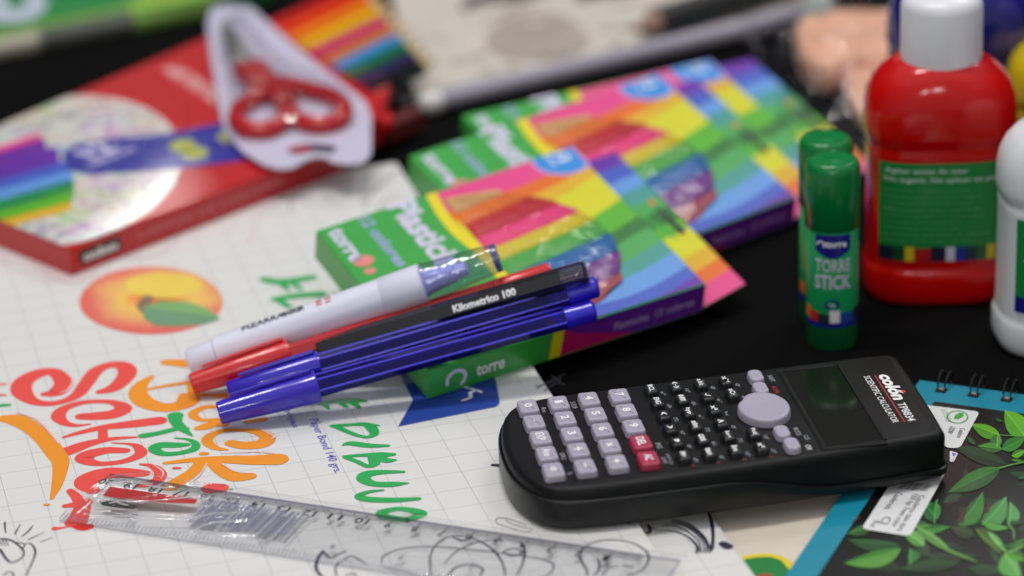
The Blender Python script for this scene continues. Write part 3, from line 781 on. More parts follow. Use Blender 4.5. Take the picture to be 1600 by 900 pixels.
raw = [(14.05, -5.2), (14.12, -3), (14.12, 0.5), (14.0, 1.35), (13.4, 1.62), (11, 1.6), (7, 1.5), (3, 1.36), (0.9, 1.26), (-0.15, 0.98), (-0.85, 0.3), (-1.25, -0.9), (-1.42, -2.4), (-1.38, -3.9), (-1.1, -5.1), (-0.6, -6.0), (0.1, -6.45), (1.2, -6.58), (3, -6.55), (7, -6.35), (10.6, -6.05), (13.3, -5.72), (13.85, -5.55)]
out = smooth_outline(raw)
def ccw(p):
    a = sum(p[i][0] * p[(i + 1) % len(p)][1] - p[(i + 1) % len(p)][0] * p[i][1] for i in range(len(p)))
    return p if a > 0 else p[::-1]
out = ccw(out)
inner = offset(out, 0.12)
# upper body, rising slightly to the display end
g = G(); n = len(inner); rings_ = []
def ztop(x): return 1.55 + 0.012 * max(0, x)
for d, zf in ((0.0, 0.05), (0.0, 0.6), (0.0, -0.28), (0.03, -0.17), (0.1, -0.07), (0.22, -0.01), (0.34, 0.0)):
    pl_ = offset(inner, d) if d else inner
    rings_.append([cf @ Vector((x, y, zf if zf > 0 else ztop(x) + zf)) for x, y in pl_])
g.rings(rings_, CB, cap0=True, cap1=True)
g.build('body', calc, angle=30)
# slide-on cover gripping the lower half, its rim dipping toward the display
g = G(); rings_ = []
def rim(x):
    t = max(0.0, min(1.0, (x - 6.0) / 4.0)); t = t * t * (3 - 2 * t)
    return 1.12 * (1 - t) + 0.42 * t
for d, k in ((0.35, 0.0), (0.12, 0.04), (0.02, 0.16), (0.0, 0.3)):
    rings_.append([cf @ Vector((x, y, k)) for x, y in offset(out, d)] if d else [cf @ Vector((x, y, k)) for x, y in out])
rings_.append([cf @ Vector((x, y, max(0.32, rim(x) - 0.08))) for x, y in out])
rings_.append([cf @ Vector((x, y, max(0.34, rim(x) - 0.02))) for x, y in offset(out, 0.02)])
rings_.append([cf @ Vector((x, y, max(0.35, rim(x)))) for x, y in offset(out, 0.07)])
rings_.append([cf @ Vector((x, y, max(0.33, rim(x) - 0.03))) for x, y in offset(out, 0.115)])
g.rings(rings_, CB2, cap0=True, cap1=False)
g.build('slide_cover', calc, angle=30)

def cmap(h):
    return lambda x, y: cf @ Vector((x, y, ztop(x) + h))
def vtext(g, st, m, x, y, w, h, z, bold=0.004, shear=0):
    """legend read along -y with its top toward +x, centred on x, y"""
    vs, fs, asp = text_mesh(st, bold, shear)
    mf = cmap(z)
    g.add([mf(x - h / 2 + v * h, y + w / 2 - u * w) for u, v in vs], fs, m)
def key(x, y, w, h, hgt, m, legend, lm, tw=0.3, th=0.34, nm='number_key', r=0.14, parts=None):
    g = G(); z0 = ztop(x)
    fr = cf @ Matrix.Translation((x, y, 0))
    pl_ = rrect(w, h, r, 4)
    rr_ = []
    for d, z in ((-0.03, z0 - 0.05), (0.0, z0 + hgt * 0.6), (0.012, z0 + hgt * 0.85), (0.045, z0 + hgt - .01), (0.09, z0 + hgt), (.16, z0 + hgt - .006)):
        rr_.append([fr @ Vector((a, b, z)) for a, b in (offset(pl_, d) if d else pl_)])
    g.rings(rr_, m)
    if legend:
        vtext(g, legend, lm, x, y, tw, th, hgt + 0.003, 0.03)
    return g.build(nm, calc, angle=50)
rows_ = [('0', '.', 'EXP', 'Ans', '='), ('1', '2', '3', '+', '-'), ('4', '5', '6', '\u00d7', '\u00f7'), ('7', '8', '9', 'DEL', 'AC')]
for ci, col in enumerate(rows_):
    for ri, L in enumerate(col):
        x = ci * 1.115 + 0.01; y = 0.0 - 1.3 * ri + (0.04 if ci > 1 else 0)
        m = KRED if L in ('DEL', 'AC') else LAV
        wd = {'EXP': .62, 'Ans': .58, 'DEL': .66, 'AC': .46, '-': .3, '=': .32, '.': .07, '1': .2}.get(L, .3)
        th = {'-': .06, '=': .17, '.': .07, '+': .3, '\u00d7': .26, '\u00f7': .26}.get(L, .3)
        key(x, y, 0.70, 1.04, 0.25, m, L, KTXT, wd, th, nm='number_key')
fk = [(4.57, ['RCL', 'ENG', '(', ')', ',', 'M+']), (5.47, ['(-)', '\u00b0\u2032\u2033', 'hyp', 'sin', 'cos', 'tan']), (6.4, ['a b/c', '\u221a', 'x\u00b2', '^', 'log', 'ln']), (7.32, ['x\u207b\u00b9', 'nCr', None, None, 'Pol(', 'x\u00b3'])]
for cx_, ls in fk:
    for ri, L in enumerate(ls):
        if L is None: continue
        y = 0.3 - 1.105 * ri
        key(cx_, y, 0.42, 0.68, 0.24, KBLK, L, KTXT, min(0.52, 0.14 * len(L) + 0.12), 0.2, nm='function_key', r=0.08)
for x, y, L in ((8.47, 0.42, 0), (8.4, -0.63, 0), (8.3, -4.27, 0), (8.4, -5.3, 0)):
    key(x, y, 0.52, 0.92, 0.24, LAV, '', KTXT, nm='mode_key', r=0.24)
# cursor pad
g = G(); pl_ = []
for i in range(48):
    a = 2 * math.pi * i / 48; rx_, ry_ = 0.92, 1.2
    k = 1 - 0.09 * math.exp(-((a - 2.45) / 0.22) ** 2)
    pl_.append((8.12 + rx_ * k * math.cos(a), -2.32 + ry_ * k * math.sin(a)))
rr_ = []
for d, z in ((-0.02, -0.05), (0, 0.2), (0.02, 0.26), (0.07, 0.3), (0.2, 0.29), (0.5, 0.26)):
    rr_.append([cf @ Vector((a, b, ztop(8) + z)) for a, b in (offset(pl_, d) if d else pl_)])
g.rings(rr_, LAV)
g.build('cursor_pad', calc, angle=50)
# legends printed on the fascia
g = G()
for s_, x, y, w, h, m in (('Rnd', .58, -0.05, .42, .17, FTXT), ('Ran#', .58, -1.3, .5, .17, FTXT), ('\u03c0', .58, -2.6, .16, .14, FTXT), ('DRG', .58, -3.85, .5, .17, FTXT), ('%', .58, -5.2, .16, .18, FTXT),
                          ('S-SUM', 1.69, 0.05, .6, .2, FTXT), ('S-VAR', 1.69, -1.25, .6, .2, FTXT), ('INS', 3.98, -3.9, .44, .2, FTXT), ('OFF', 3.92, -5.05, .5, .16, FTXT), ('SHIFT CLR', 4.12, -5.0, .8, .12, FTXT),
                          ('ON', 8.98, -5.35, .36, .2, KTXT), ('MODE', 8.9, -4.05, .62, .18, FTXT), ('CLR', 9.1, -4.6, .4, .16, FTXT), ('SHIFT', 9.05, 0.42, .55, .18, FTXT), ('ALPHA', 8.98, -0.55, .62, .18, RTXT)):
    vtext(g, s_, m, x, y, w, h, 0.006)
rn = random.Random(5)
for cx_, ls in fk:
    for ri, L in enumerate(ls):
        y = 0.3 - 1.105 * ri
        if L is None: continue
        vtext(g, rn.choice(('STO', 'sin\u207b\u00b9', '\u221b', '10\u02e3', 'e\u02e3', 'nPr', 'd/c', 'Rec(', 'x!')), FTXT, cx_ + 0.42, y - 0.1, 0.32, 0.15, 0.006)
        if ri > 0: vtext(g, rn.choice('ABCDEFXYM'), RTXT, cx_ + 0.22, y - 0.5, 0.14, 0.13, 0.006)
g.build('key_legends', calc); g = G()
vtext(g, 'col\u00f3n', M('logo_white', (235, 235, 238), 0.45, k=1.3), 13.08, -1.42, 2.2, 0.52, 0.012, 0.045, 0.15)
vtext(g, 'TP8834', KTXT, 13.0, -3.52, 1.5, 0.3, 0.012, 0.008)
vtext(g, 'SCIENTIFIC CALCULATOR', KTXT, 12.42, -2.28, 3.95, 0.24, 0.012, 0.004)
mf = cmap(0.012); g.flat([mf(12.7, -0.3), mf(12.7, -4.3), mf(12.75, -4.3), mf(12.75, -0.3)], RTXT)
g.flat([cmap(0.02)(13.28, -1.78), cmap(0.02)(13.28, -1.9), cmap(0.02)(13.42, -1.98), cmap(0.02)(13.42, -1.82)], M('accent_red', (220, 50, 50), 0.4))
g.build('brand_print', calc)
# display: raised bezel frame around a recessed glossy window
g = G()
LCDM = M('display_glass', (30, 31, 26), 0.06, coat=.3, var=0.05, spec=0.4, k=.75)
for x0, x1, y0, y1 in ((9.35, 9.6, -5.55, 1.05), (11.55, 13.95, -5.3, 1.3)):
    pl_ = rrect(x1 - x0, y1 - y0, 0.1, 3, (x0 + x1) / 2, (y0 + y1) / 2)
    rr_ = []
    for d, z in ((0, -0.04), (0, 0.0), (0.04, 0.02 if x0 < 10 else 0.11), (0.12, 0.03 if x0 < 10 else 0.13)):
        rr_.append([cf @ Vector((a, b, ztop(a) + (z if x0 > 10 or a < 9.5 else z))) for a, b in (offset(pl_, d) if d else pl_)])
    if x0 < 10: g.rings(rr_, CB)
for y0, y1 in ((0.85, 1.08), (-5.75, -5.5)):
    g.prism([(9.35, y0), (11.7, y0), (11.7, y1), (9.35, y1)], ztop(10) - 0.04, ztop(10) + 0.03, CB, cf, bt=0.02)
g.build('display_frame', calc)
g = G(); rr_ = []
pl_ = rrect(2.4, 6.6, 0.12, 3, 12.72, -2.0)
pl_ = [(a, b + (0.0 if b > -2 else 0.0)) for a, b in pl_]
g = G(); f_ = cmap(0.004); g.flat([f_(9.6, -5.5), f_(11.62, -5.42), f_(11.62, 0.85), f_(9.6, 0.85)], LCDM)
g.build('display_window', calc)
g = G(); f_ = cmap(0.0)
g.prism([(11.62, -5.5), (11.78, -5.48), (11.78, 0.98), (11.62, 0.98)], ztop(11.7) - 0.03, ztop(11.7) + 0.05, CB, cf, bt=0.03)
g.build('display_ridge', calc)

# ================================================================ PLASTICINE BOXES
CG = M('box_green', (52, 158, 62), 0.38, coat=0.35, var=0.05); CY = M('box_yellow', (222, 206, 22), 0.38, coat=0.35)
STR = [('pink', (222, 66, 132)), ('orange', (222, 104, 20)), ('gold', (214, 168, 24)), ('yellow', (206, 204, 20)), ('lime', (84, 172, 30)), ('dark_green', (40, 112, 40)),
       ('light_green', (70, 160, 80)), ('teal', (64, 148, 140)), ('sky', (94, 148, 214)), ('blue', (62, 88, 186)), ('purple', (96, 32, 158)), ('violet', (102, 34, 150))]
SM = {n_: M('stripe_' + n_, c, 0.36, coat=0.35, var=0.07, vscale=0.8) for n_, c in STR}
MAG = M('stripe_magenta', (186, 22, 98), 0.36, coat=0.35)
STICK = [('tan', (196, 150, 92)), ('orange_clay', (220, 108, 28)), ('red_clay', (184, 28, 40)), ('pink_clay', (236, 56, 120)), ('yellow_clay', (206, 186, 24)), ('green_clay', (70, 160, 60)), ('blue_clay', (20, 96, 160)), ('purple_clay', (110, 50, 130)), ('brown_clay', (150, 70, 80))]
SMC = {n_: M(n_, c, 0.55, var=0.12, vscale=1.5, bump=0.3, bscale=5) for n_, c in STICK}
WINF = film('window_film', refl=.05, rough=.04, bump=.6, bscale=1.3)
BLUEL = M('label_blue', (38, 136, 214), 0.4, coat=0.3)
LAVT = M('lavender_print', (206, 198, 224), 0.45); BLT = M('bluish_print', (150, 160, 205), 0.45); REDT = M('reddish_print', (216, 130, 120), 0.45); PLT = M('violet_print', (196, 160, 216), 0.45)

class Quad:
    def __init__(s, fl, fr, nr, nl, thick):
        s.fl, s.fr, s.nr, s.nl = fl, fr, nr, nl
        s.n = (nr - nl).cross(fl - nl).normalized()
        if s.n.z < 0: s.n = -s.n
        s.t = thick
    def __call__(s, u, v, h=0.0):        # u left->right, v far->near
        return (s.fl * (1 - u) + s.fr * u) * (1 - v) + (s.nl * (1 - u) + s.nr * u) * v + s.n * h
    def uv(s, px, py):
        w = PPl(px, py, s.nl, s.n); u, v = 0.5, 0.5
        for _ in range(12):
            f = s(u, v) - w
            du = (s(u + 1e-4, v) - s(u, v)) / 1e-4; dv = (s(u, v + 1e-4) - s(u, v)) / 1e-4
            a, b, c, d = du.dot(du), du.dot(dv), dv.dot(dv), 0
            r1, r2 = -f.dot(du), -f.dot(dv); det = a * c - b * b
            u += (r1 * c - r2 * b) / det; v += (a * r2 - b * r1) / det
        return u, v
nl = P(671, 579, 2.1); nr = P(1103, 443, 1.9); fl = P(494, 360, 3.8)
nA = (nr - nl).cross(fl - nl).normalized(); frA = PPl(893, 229, nl, nA)
QA = Quad(fl, frA, nr, nl, 1.25)
nrB = PPl(1245, 307, QA.nl - QA.n * 1.29, QA.n); flB = PPl(640, 243, nrB, QA.n); frB = PPl(1027, 115, nrB, QA.n); nlB = flB + (nrB - frB)
QB = Quad(flB, frB, nrB, nlB, 1.25)
nrC = PPl(1318, 280, nrB - QA.n * 1.29, QA.n); flC = PPl(722, 180, nrC, QA.n); frC_ = PPl(1107, 94, nrC, QA.n); nlC = flC + (nrC - frC_)
QC = Quad(flC, frC_, nrC, nlC, 0.75)
Z3b = (480, 220, 2.143)
def pu(pts, q=QA): return [q.uv(a, b) for a, b in pts]
def clip_poly(poly, f, lo=True):
    """Sutherland-Hodgman against signed function f(u, v) >= 0"""
    out = []
    for i in range(len(poly)):
        a, b = poly[i], poly[(i + 1) % len(poly)]; fa, fb = f(*a), f(*b)
        if fa >= 0: out.append(a)
        if (fa >= 0) != (fb >= 0):
            t = fa / (fa - fb); out.append((a[0] + (b[0] - a[0]) * t, a[1] + (b[1] - a[1]) * t))
    return out
# curved bands on the lid, as boundaries (v on the right edge, v near the window side)
vR = [pu([p])[0][1] for p in ((900, 236), (908, 248), (917, 262), (930, 274), (970, 311), (995, 338), (1010, 354), (1032, 376), (1050, 394), (1072, 416), (1088, 430))]
uG = pu([(663, 303), (685, 341), (713, 374), (737, 390), (790, 450), (862, 522)])
uG = [(u, max(0, min(1, v))) for u, v in uG]; uG[0] = (uG[0][0], 0.0); uG[-1] = (uG[-1][0], 1.0)
def u_of_v(v, line):
    for (u0, v0), (u1, v1) in zip(line[:-1], line[1:]):
        if v0 <= v <= v1: return u0 + (u1 - u0) * (v - v0) / max(1e-6, v1 - v0)
    return line[-1][0]
WIN = pu([(692, 312), (740, 304), (807, 304), (866, 316), (920, 338), (955, 368), (970, 408), (962, 446), (935, 474), (885, 490), (838, 474), (795, 430), (742, 372)])
WIN = [tuple(p) for p in catmull(WIN + [WIN[0]], 3)[:-1]]
stick_lines = [pu([p])[0][1] for p in ((700, 316), (715, 335), (730, 352), (752, 372), (780, 388), (805, 402), (835, 420), (870, 440), (905, 462))]
def plasticine_box(Q, label, showfront=True):
    g0 = frame((Q(0, 1, -Q.t)), (Q(1, 1) - Q(0, 1)), z=Q.n)
    root = thing('plasticine_box', label, 'plasticine box', g0, 'rainbow plasticine boxes fanned on the table')
    q = lambda h: (lambda u, v: Q(u, v, h))
    # carton
    g = G(); t = Q.t
    cs = [(0, 0), (1, 0), (1, 1), (0, 1)]
    top = [Q(u, v, 0) for u, v in cs]; bot = [Q(u, v, -t) for u, v in cs]
    ins = 0.004
    mid = [Q(u + (ins if u < .5 else -ins), v + (ins if v < .5 else -ins), 0.0) for u, v in cs]
    mid2 = [Q(u, v, -0.05) for u, v in cs]
    g.rings([bot, mid2, mid], CG, True, True)
    g.build('carton', root)
    # printed lid
    g = G(); step = 14
    mY = CY; vs_ = [i / step for i in range(step + 1)]
    # yellow edge line
    g.add([Q(u_of_v(v, uG) + k * 0.042, min(max(v, .004), .996), .008) for v in vs_ for k in (0, 1)], [(2 * i, 2 * i + 1, 2 * i + 3, 2 * i + 2) for i in range(step)], CY)
    cols = ['pink', 'pink', 'orange', 'gold', 'yellow', 'lime', 'dark_green', 'light_green', 'teal', 'sky', 'blue', 'purple']
    bounds = [0.004] + vR + [0.996]
    for i, cname in enumerate(cols):
        a, b = bounds[i], bounds[i + 1]; pa, pb = [], []
        for k in range(13):
            s_ = k / 12                      # 0 at the right edge, 1 at the yellow line
            def vv(v0):
                w = v0 + 0.5 * (0.13 * s_ ** 1.2) * (1 - v0) * (1 if v0 > 0.03 else v0 / 0.03) + 0.06 * math.sin(math.pi * s_) * min(1, v0 * 4)
                return min(0.996, w)
            for lst, v0 in ((pa, a), (pb, b)):
                v = vv(v0); uL = u_of_v(v, uG) + 0.04; uu = 0.996 + (uL - 0.996) * s_
                lst.append(Q(uu, v, .008))
        g.add(pa + pb, [(k, k + 1, 13 + k + 1, 13 + k) for k in range(12)], SM[cname])
    # blue round seal cut by the far edge
    c0 = QA.uv(876, 249); seal = []
    for i in range(30):
        a = 2 * math.pi * i / 30; px, py = 876 + 43 * math.cos(a), 249 + 23 * math.sin(a)
        seal.append(QA.uv(px, py))
    seal = clip_poly(seal, lambda u, v: v - 0.004); seal = clip_poly(seal, lambda u, v: 0.996 - u)
    g.flat([Q(u, v, .014) for u, v in [(c0[0] + (u - c0[0]) * 1.1, max(.003, c0[1] + (v - c0[1]) * 1.1)) for u, v in seal if True]], PLT)
    g.flat([Q(u, v, .020) for u, v in seal], BLUEL)
    e_u = (Q(1, .5) - Q(0, .5)).normalized(); e_v = (Q(.5, 1) - Q(.5, 0)).normalized()
    def along(o, h):
        return lambda x, y: o + e_v * x + e_u * y + Q.n * h
    o_ = Q(*c0, 0); g.text('12', WHITE_INK, along(o_, .026), -0.5, -0.1, 0.8, 0.6, 0.03); g.text('colores', WHITE_INK, along(o_, .026), -0.6, -0.6, 1.0, 0.3, 0.01)
    # lettering on the green panel (reads from the far edge to the near edge)
    for s_, p0, p1, h_, m_ in (('Plasticina', (607, 322), (700, 440), 1.35, LAVT), ('12 colores', (560, 342), (622, 418), 0.62, BLT), ('torre', (512, 362), (545, 412), 0.75, LAVT)):
        A_ = QA.uv(*p0); B_ = QA.uv(*p1); wA = QA(*A_); wB = QA(*B_); L_ = (wB - wA).length
        g.text(s_, m_, along(Q(A_[0], A_[1], 0), .014), 0, -h_ * 0.1, L_, h_, 0.035)
    for p_, r_ in (((568, 408), 0.5), ((578, 424), 0.28)):
        A_ = QA.uv(*p_); g.flat([Q(A_[0], A_[1], .014) + e_u * (r_ * math.cos(a)) + e_v * (r_ * .8 * math.sin(a)) for a in [2 * math.pi * i / 14 for i in range(14)]], REDT)
    A_ = QA.uv(826, 408); g.flat([Q(A_[0], A_[1], .02) + e_u * (.75 * math.cos(a)) + e_v * (.5 * math.sin(a)) for a in [2 * math.pi * i / 14 for i in range(14)]], LAVT)
    g.build('printed_lid', root)
    # clay sticks showing in the window
    g = G(); names = [s[0] for s in STICK]; bnd = [-1] + stick_lines[1:] + [2]
    for i, nm in enumerate(names):
        a, b = (bnd[i] if i < len(bnd) else 1), (bnd[i + 1] if i + 1 < len(bnd) else 2)
        sl = 0.16
        poly = clip_poly(WIN, lambda u, v: (v - sl * (0.75 - u)) - (a - sl * (0.75 - .45)) if a > -1 else 1)
        if len(poly) < 3: continue
        poly = clip_poly(poly, lambda u, v: (b - sl * (0.75 - .45)) - (v - sl * (0.75 - u)) if b < 2 else 1)
        if len(poly) < 3: continue
        cxu = sum(p[0] for p in poly) / len(poly); cvv = sum(p[1] for p in poly) / len(poly)
        r0_ = [Q(u, v, .012) for u, v in poly]; r1_ = [Q(cxu + (u - cxu) * .97, cvv + (v - cvv) * .8, .1) for u, v in poly]; r2_ = [Q(cxu + (u - cxu) * .9, cvv + (v - cvv) * .4, .15) for u, v in poly]
        g.rings([r0_, r1_, r2_], SMC[nm])
    g.build('clay_sticks', root)
    # bulging clear window
    g = G(); cu = sum(p[0] for p in WIN) / len(WIN); cv = sum(p[1] for p in WIN) / len(WIN)
    wq = [tuple(p) for p in catmull(WIN + [WIN[0]], 5)[:-1]]; rr_ = []
    rng = random.Random(3)
    for k in range(9):
        s_ = 1 - k / 9.0; hgt = 0.17 + 0.16 * (1 - s_ ** 3.0) if k else 0.02
        rr_.append([Q(cu + (u - cu) * s_, cv + (v - cv) * s_, hgt + (0.06 * noise.noise(Vector((u * 9 * s_, v * 9 * s_, 3.1)) * 2.2) if 0 < k else 0)) for u, v in wq])
    g.rings(rr_, WINF, cap0=False)
    g.build('clear_window', root, angle=80)
    # front side
    g = G()
    def side(pts, m, h=0.01):
        nn = (Q(1, 1) - Q(0, 1)).cross(Q.n).normalized()
        if nn.y > 0: nn = -nn
        g.flat([Q(u, 1, -t * w) + nn * h for u, w in pts], m)
    side([(.435, .03), (.475, .03), (.465, .97), (.425, .97)], CY); side([(.475, .03), (.52, .03), (.62, .45), (.75, .97), (.465, .97)], MAG, .012)
    side([(.475, .03), (.998, .03), (.998, .97), (.74, .97), (.62, .62), (.52, .32)], SM['violet'], .014); side([(.475, .02), (.998, .02), (.998, .2), (.475, .12)], SM['purple'], .018)
    nn = (Q(1, 1) - Q(0, 1)).cross(Q.n).normalized(); nn = nn if nn.y < 0 else -nn
    eu = (Q(1, 1) - Q(0, 1)).normalized()
    fm = lambda x, y: Q(0, 1, -t) + eu * x + Q.n * y + nn * .022
    L_ = (Q(1, 1) - Q(0, 1)).length
    g.text('torre', WHITE_INK, fm, L_ * .165, .32, L_ * .10, .5, 0.03)
    g.stroke([(L_ * .095 + .42 * math.cos(a), .5 + .36 * math.sin(a), .16) for a in [R(-50 + 28 * i) for i in range(10)]], LAVT, fm)
    g.text('Plasticina  12 colores', PLT, fm, L_ * .66, .42, L_ * .3, .34, 0.01)
    g.build('printed_side', root)
    # hang tab along the right edge, level with the back panel
    g = G()
    off0 = QA.uv(960, 240); off1 = QA.uv(1178, 463)
    w0, w1 = 2.35, 2.35
    b0 = Q(1, 0, -t + .22); b1 = Q(1, 1, -t + .1); out_ = e_u
    e0 = Q(1, 0.02, -t + .42) + out_ * w0; e1 = Q(1, 0.98, -t + .34) + out_ * w1
    tcols = ['purple', 'blue', 'sky', 'teal', 'light_green', 'dark_green', 'lime', 'yellow', 'gold', 'orange', 'pink']
    tb = [0, .1, .19, .27, .36, .44, .53, .6, .74, .83, .91, 1.0]
    mN = Q.n * .05
    g.rings([[b0, e0, e1, b1], [b0 + mN, e0 + mN, e1 + mN, b1 + mN]], CG)
    for i, cname in enumerate(tcols):
        a, b = tb[i], tb[i + 1]; s0 = 0.02
        pts = [b0.lerp(b1, a), e0.lerp(e1, max(0, a - s0)), e0.lerp(e1, max(0, b - s0) if b < 1 else 1), b0.lerp(b1, b)]
        g.flat([p + mN + Q.n * .008 for p in pts], SM[cname])
    hc = b0.lerp(b1, .5).lerp(e0.lerp(e1, .5), .8)
    for k, (dv, r_) in enumerate(((-.9, .22), (-.3, .3), (.3, .3), (.9, .34))):
        g.flat([hc + e_v * (dv + .38 * math.cos(a)) + e_u * (r_ * .6 * math.sin(a)) + mN + Q.n * (.016 + .002 * k) for a in [2 * math.pi * i / 14 for i in range(14)]], M('hang_hole_dark', (44, 26, 50), 0.6))
    g.flat([hc + e_v * (-1.5 + .22 * math.cos(a)) + e_u * (.2 * math.sin(a)) + mN + Q.n * .026 for a in [2 * math.pi * i / 10 for i in range(10)]], SM['orange'])
    g.build('hang_tab', root)
    return root
plasticine_box(QA, 'nearest rainbow plasticine box, under the ends of the pens')
plasticine_box(QB, 'middle of the three fanned rainbow plasticine boxes')
plasticine_box(QC, 'farthest rainbow plasticine box, mostly covered by the middle one')

# ================================================================ PENS
def on_A(px, py, r): return PPl(px, py, QA.nl + QA.n * r, QA.n)
def lathe_along(g, a, b, prof, m, n=24, cap0=True, cap1=True):
    """prof: (distance from a, radius)"""
    a = Vector(a); b = Vector(b); ax = (b - a).normalized(); u = ax.cross(Vector((0, 0, 1))).normalized(); v = u.cross(ax)
    rr_ = [[a + ax * d + (u * math.cos(2 * math.pi * k / n) + v * math.sin(2 * math.pi * k / n)) * r for k in range(n)] for d, r in prof]
    return g.rings(rr_, m, cap0, cap1)
def rest_end(a, px, py, r):
    """far end of a pen that starts at a and lies over the edge of the near box"""
    off = r
    for _ in range(60):
        b = on_A(px, py, off); low = 9
        for i in range(0, 101):
            p = a.lerp(b, i / 100); w = p - QA.nl; h = w.dot(QA.n); q = p - QA.n * h
            u = (q - QA.nl).dot((QA.nr - QA.nl).normalized()) / (QA.nr - QA.nl).length
            v = (q - QA.nl).dot((QA.fl - QA.nl).normalized())
            if u > -0.01 and v > -0.2 : low = min(low, h)
        if low >= r: break
        off += 0.06
    return b
def pen_frame(a, b): return frame(a, (b - a))
BPL = M('marker_white', (214, 216, 238), 0.35, coat=0.3, var=0.02)
a = P(296, 569, ZP + 0.62); b = rest_end(a, 738, 416, 0.8)
ax = (b - a).normalized(); L = (b - a).length
mk = thing('board_marker', 'white board marker with clear cap, uppermost of the bundle of pens', 'marker', pen_frame(a, b))
g = G(); k = L / 14.2
lathe_along(g, a, b, [(0, .45), (.06, .55), (.15, .6), (1.4 * k, .62), (1.5 * k, .7), (9.7 * k, .74), (9.75 * k, .7)], BPL); g.build('barrel', mk)
g = G(); lathe_along(g, a, b, [(9.72 * k, .71), (9.8 * k, .76), (11.7 * k, .78), (11.8 * k, .7)], BPL); g.build('collar', mk)
g = G(); lathe_along(g, a, b, [(11.75 * k, .62), (12.0 * k, .5), (13.3 * k, .36), (13.35 * k, .3), (13.9 * k, .28), (14.0 * k, .1)], M('marker_nib_section', (176, 182, 230), 0.35, coat=0.3)); g.build('nib_section', mk)
g = G()
lathe_along(g, a, b, [(11.85 * k, .78), (12.2 * k, .74), (14.6 * k, .62), (15.3 * k, .56), (15.35 * k, .5)], film('blue_tinted_film', tint=(.72, .74, .9), refl=.08, rough=.08, bump=.5, bscale=1.2), cap0=False); 
lathe_along(g, a, b, [(15.25 * k, .5), (15.32 * k, .57), (15.5 * k, .56), (15.52 * k, .5)], M('cap_rim_violet', (70, 70, 140), 0.3, coat=.5)); g.build('clear_cap', mk)
g = G(); u_ = ax.cross(Vector((0, 0, 1))).normalized(); v_ = u_.cross(ax)
def penmap(a, ax, u_, v_, r, ang0):
    return lambda x, y: a + ax * x + (v_ * math.cos(ang0 - y / r) + u_ * math.sin(ang0 - y / r)) * (r + .012)
pm_ = penmap(a, ax, u_, v_, .725, 0.35)
g.text('PIZARRA', DK, pm_, 3.0 * k, .0, 1.7, .3, .02); g.text('MARKER', DK, pm_, 5.0 * k, .0, 0.9, .34, .05)
rdm = M('red_mark', (190, 60, 30), 0.5)
for dx in (6.7, 7.15): g.flat([pm_(dx * k, -.05), pm_((dx + .3) * k, -.05), pm_((dx + .3) * k, .25), pm_(dx * k, .25)], rdm)
g.text('recargable', M('grey_print', (120, 120, 130), .5), pm_, 9.9 * k, -.25, 1.9, .3, .01); g.build('barrel_print', mk)

def pen(name, label, pa, pb, za, cap_len, capm, capr, tube_tint, inkm, plugm, plug_len, text=None, cap=True, group='ballpoint pens lying side by side', body_r=.37, z_off=.0, edge_glint=None):
    a = P(pa[0], pa[1], za); b = rest_end(a, pb[0], pb[1], body_r + .02 + z_off)
    ax = (b - a).normalized(); L = (b - a).length
    rt = thing(name, label, 'pen', pen_frame(a, b), group)
    u_ = ax.cross(Vector((0, 0, 1))).normalized(); v_ = u_.cross(ax)
    if cap:
        g = G(); lathe_along(g, a, b, [(0, capr * .62), (.05, capr * .7), (cap_len * .4, capr * .86), (cap_len * .97, capr), (cap_len, capr * .96), (cap_len, capr * .8)], capm, 20)
        g.build('cap', rt)
        g = G(); # pocket clip along the top of the cap
        p0 = a + ax * (cap_len * .15) + v_ * (capr * .98); p1 = a + ax * (cap_len * .96) + v_ * (capr * 1.14)
        g.tube([p0, p0.lerp(p1, .5), p1, p1 - v_ * capr * .3], [.06, .08, .08, .07], capm, 8); g.build('pocket_clip', rt)
    s0 = cap_len * .9 if cap else 0
    g = G(); prof = [(s0, body_r * .9), (s0 + .05, body_r), (L - plug_len, body_r)]
    lathe_along(g, a, b, prof, tube_tint, 6, False, False)
    if edge_glint is not None:
        for an in (0, 60, 120):
            w_ = (u_ * math.cos(R(an)) + v_ * math.sin(R(an))) * body_r
            g.tube([a + ax * (s0 + .1) + w_, a + ax * (L - plug_len) + w_], .04, edge_glint, 8)  # lighter blue tubes stand in for bright highlights along the barrel edges
    g.build('barrel', rt, angle=20)
    g = G(); lathe_along(g, a, b, [(s0, .0), (s0, body_r * .62), (L - plug_len * 1.6, body_r * .62), (L - plug_len * 1.6, 0.0)], inkm, 12); g.build('ink_tube', rt)
    g = G(); lathe_along(g, a, b, [(L - plug_len, body_r * 1.02), (L - .12, body_r * 1.0), (L - .02, body_r * .8), (L, body_r * .6)], plugm, 16); g.build('end_plug', rt)
    if text:
        g = G(); pm_ = penmap(a, ax, u_, v_, body_r, text[4] if len(text) > 4 else 0.2)
        g.text(text[0], WHITE_INK, pm_, L * text[1], text[3], L * text[2], .3, .05); g.build('barrel_print', rt)
    return rt
REDP = M('red_plastic', (204, 22, 22), 0.28, coat=0.5, var=.03); BLUP = M('blue_plastic', (42, 26, 176), 0.2, coat=0.5, var=.03); BLKP = M('black_plastic', (20, 20, 24), 0.3, coat=0.4)
BRB = M('bright_blue_plug', (40, 28, 200), 0.3, coat=.4)
pen('ballpoint_pen', 'red capped ballpoint pen lying just below the white marker', (299, 600), (862, 423), ZP + .55, 3.9, REDP, .58, M('red_barrel', (186, 18, 20), 0.25, coat=.5), BLKP, REDP, 2.2, body_r=.34)
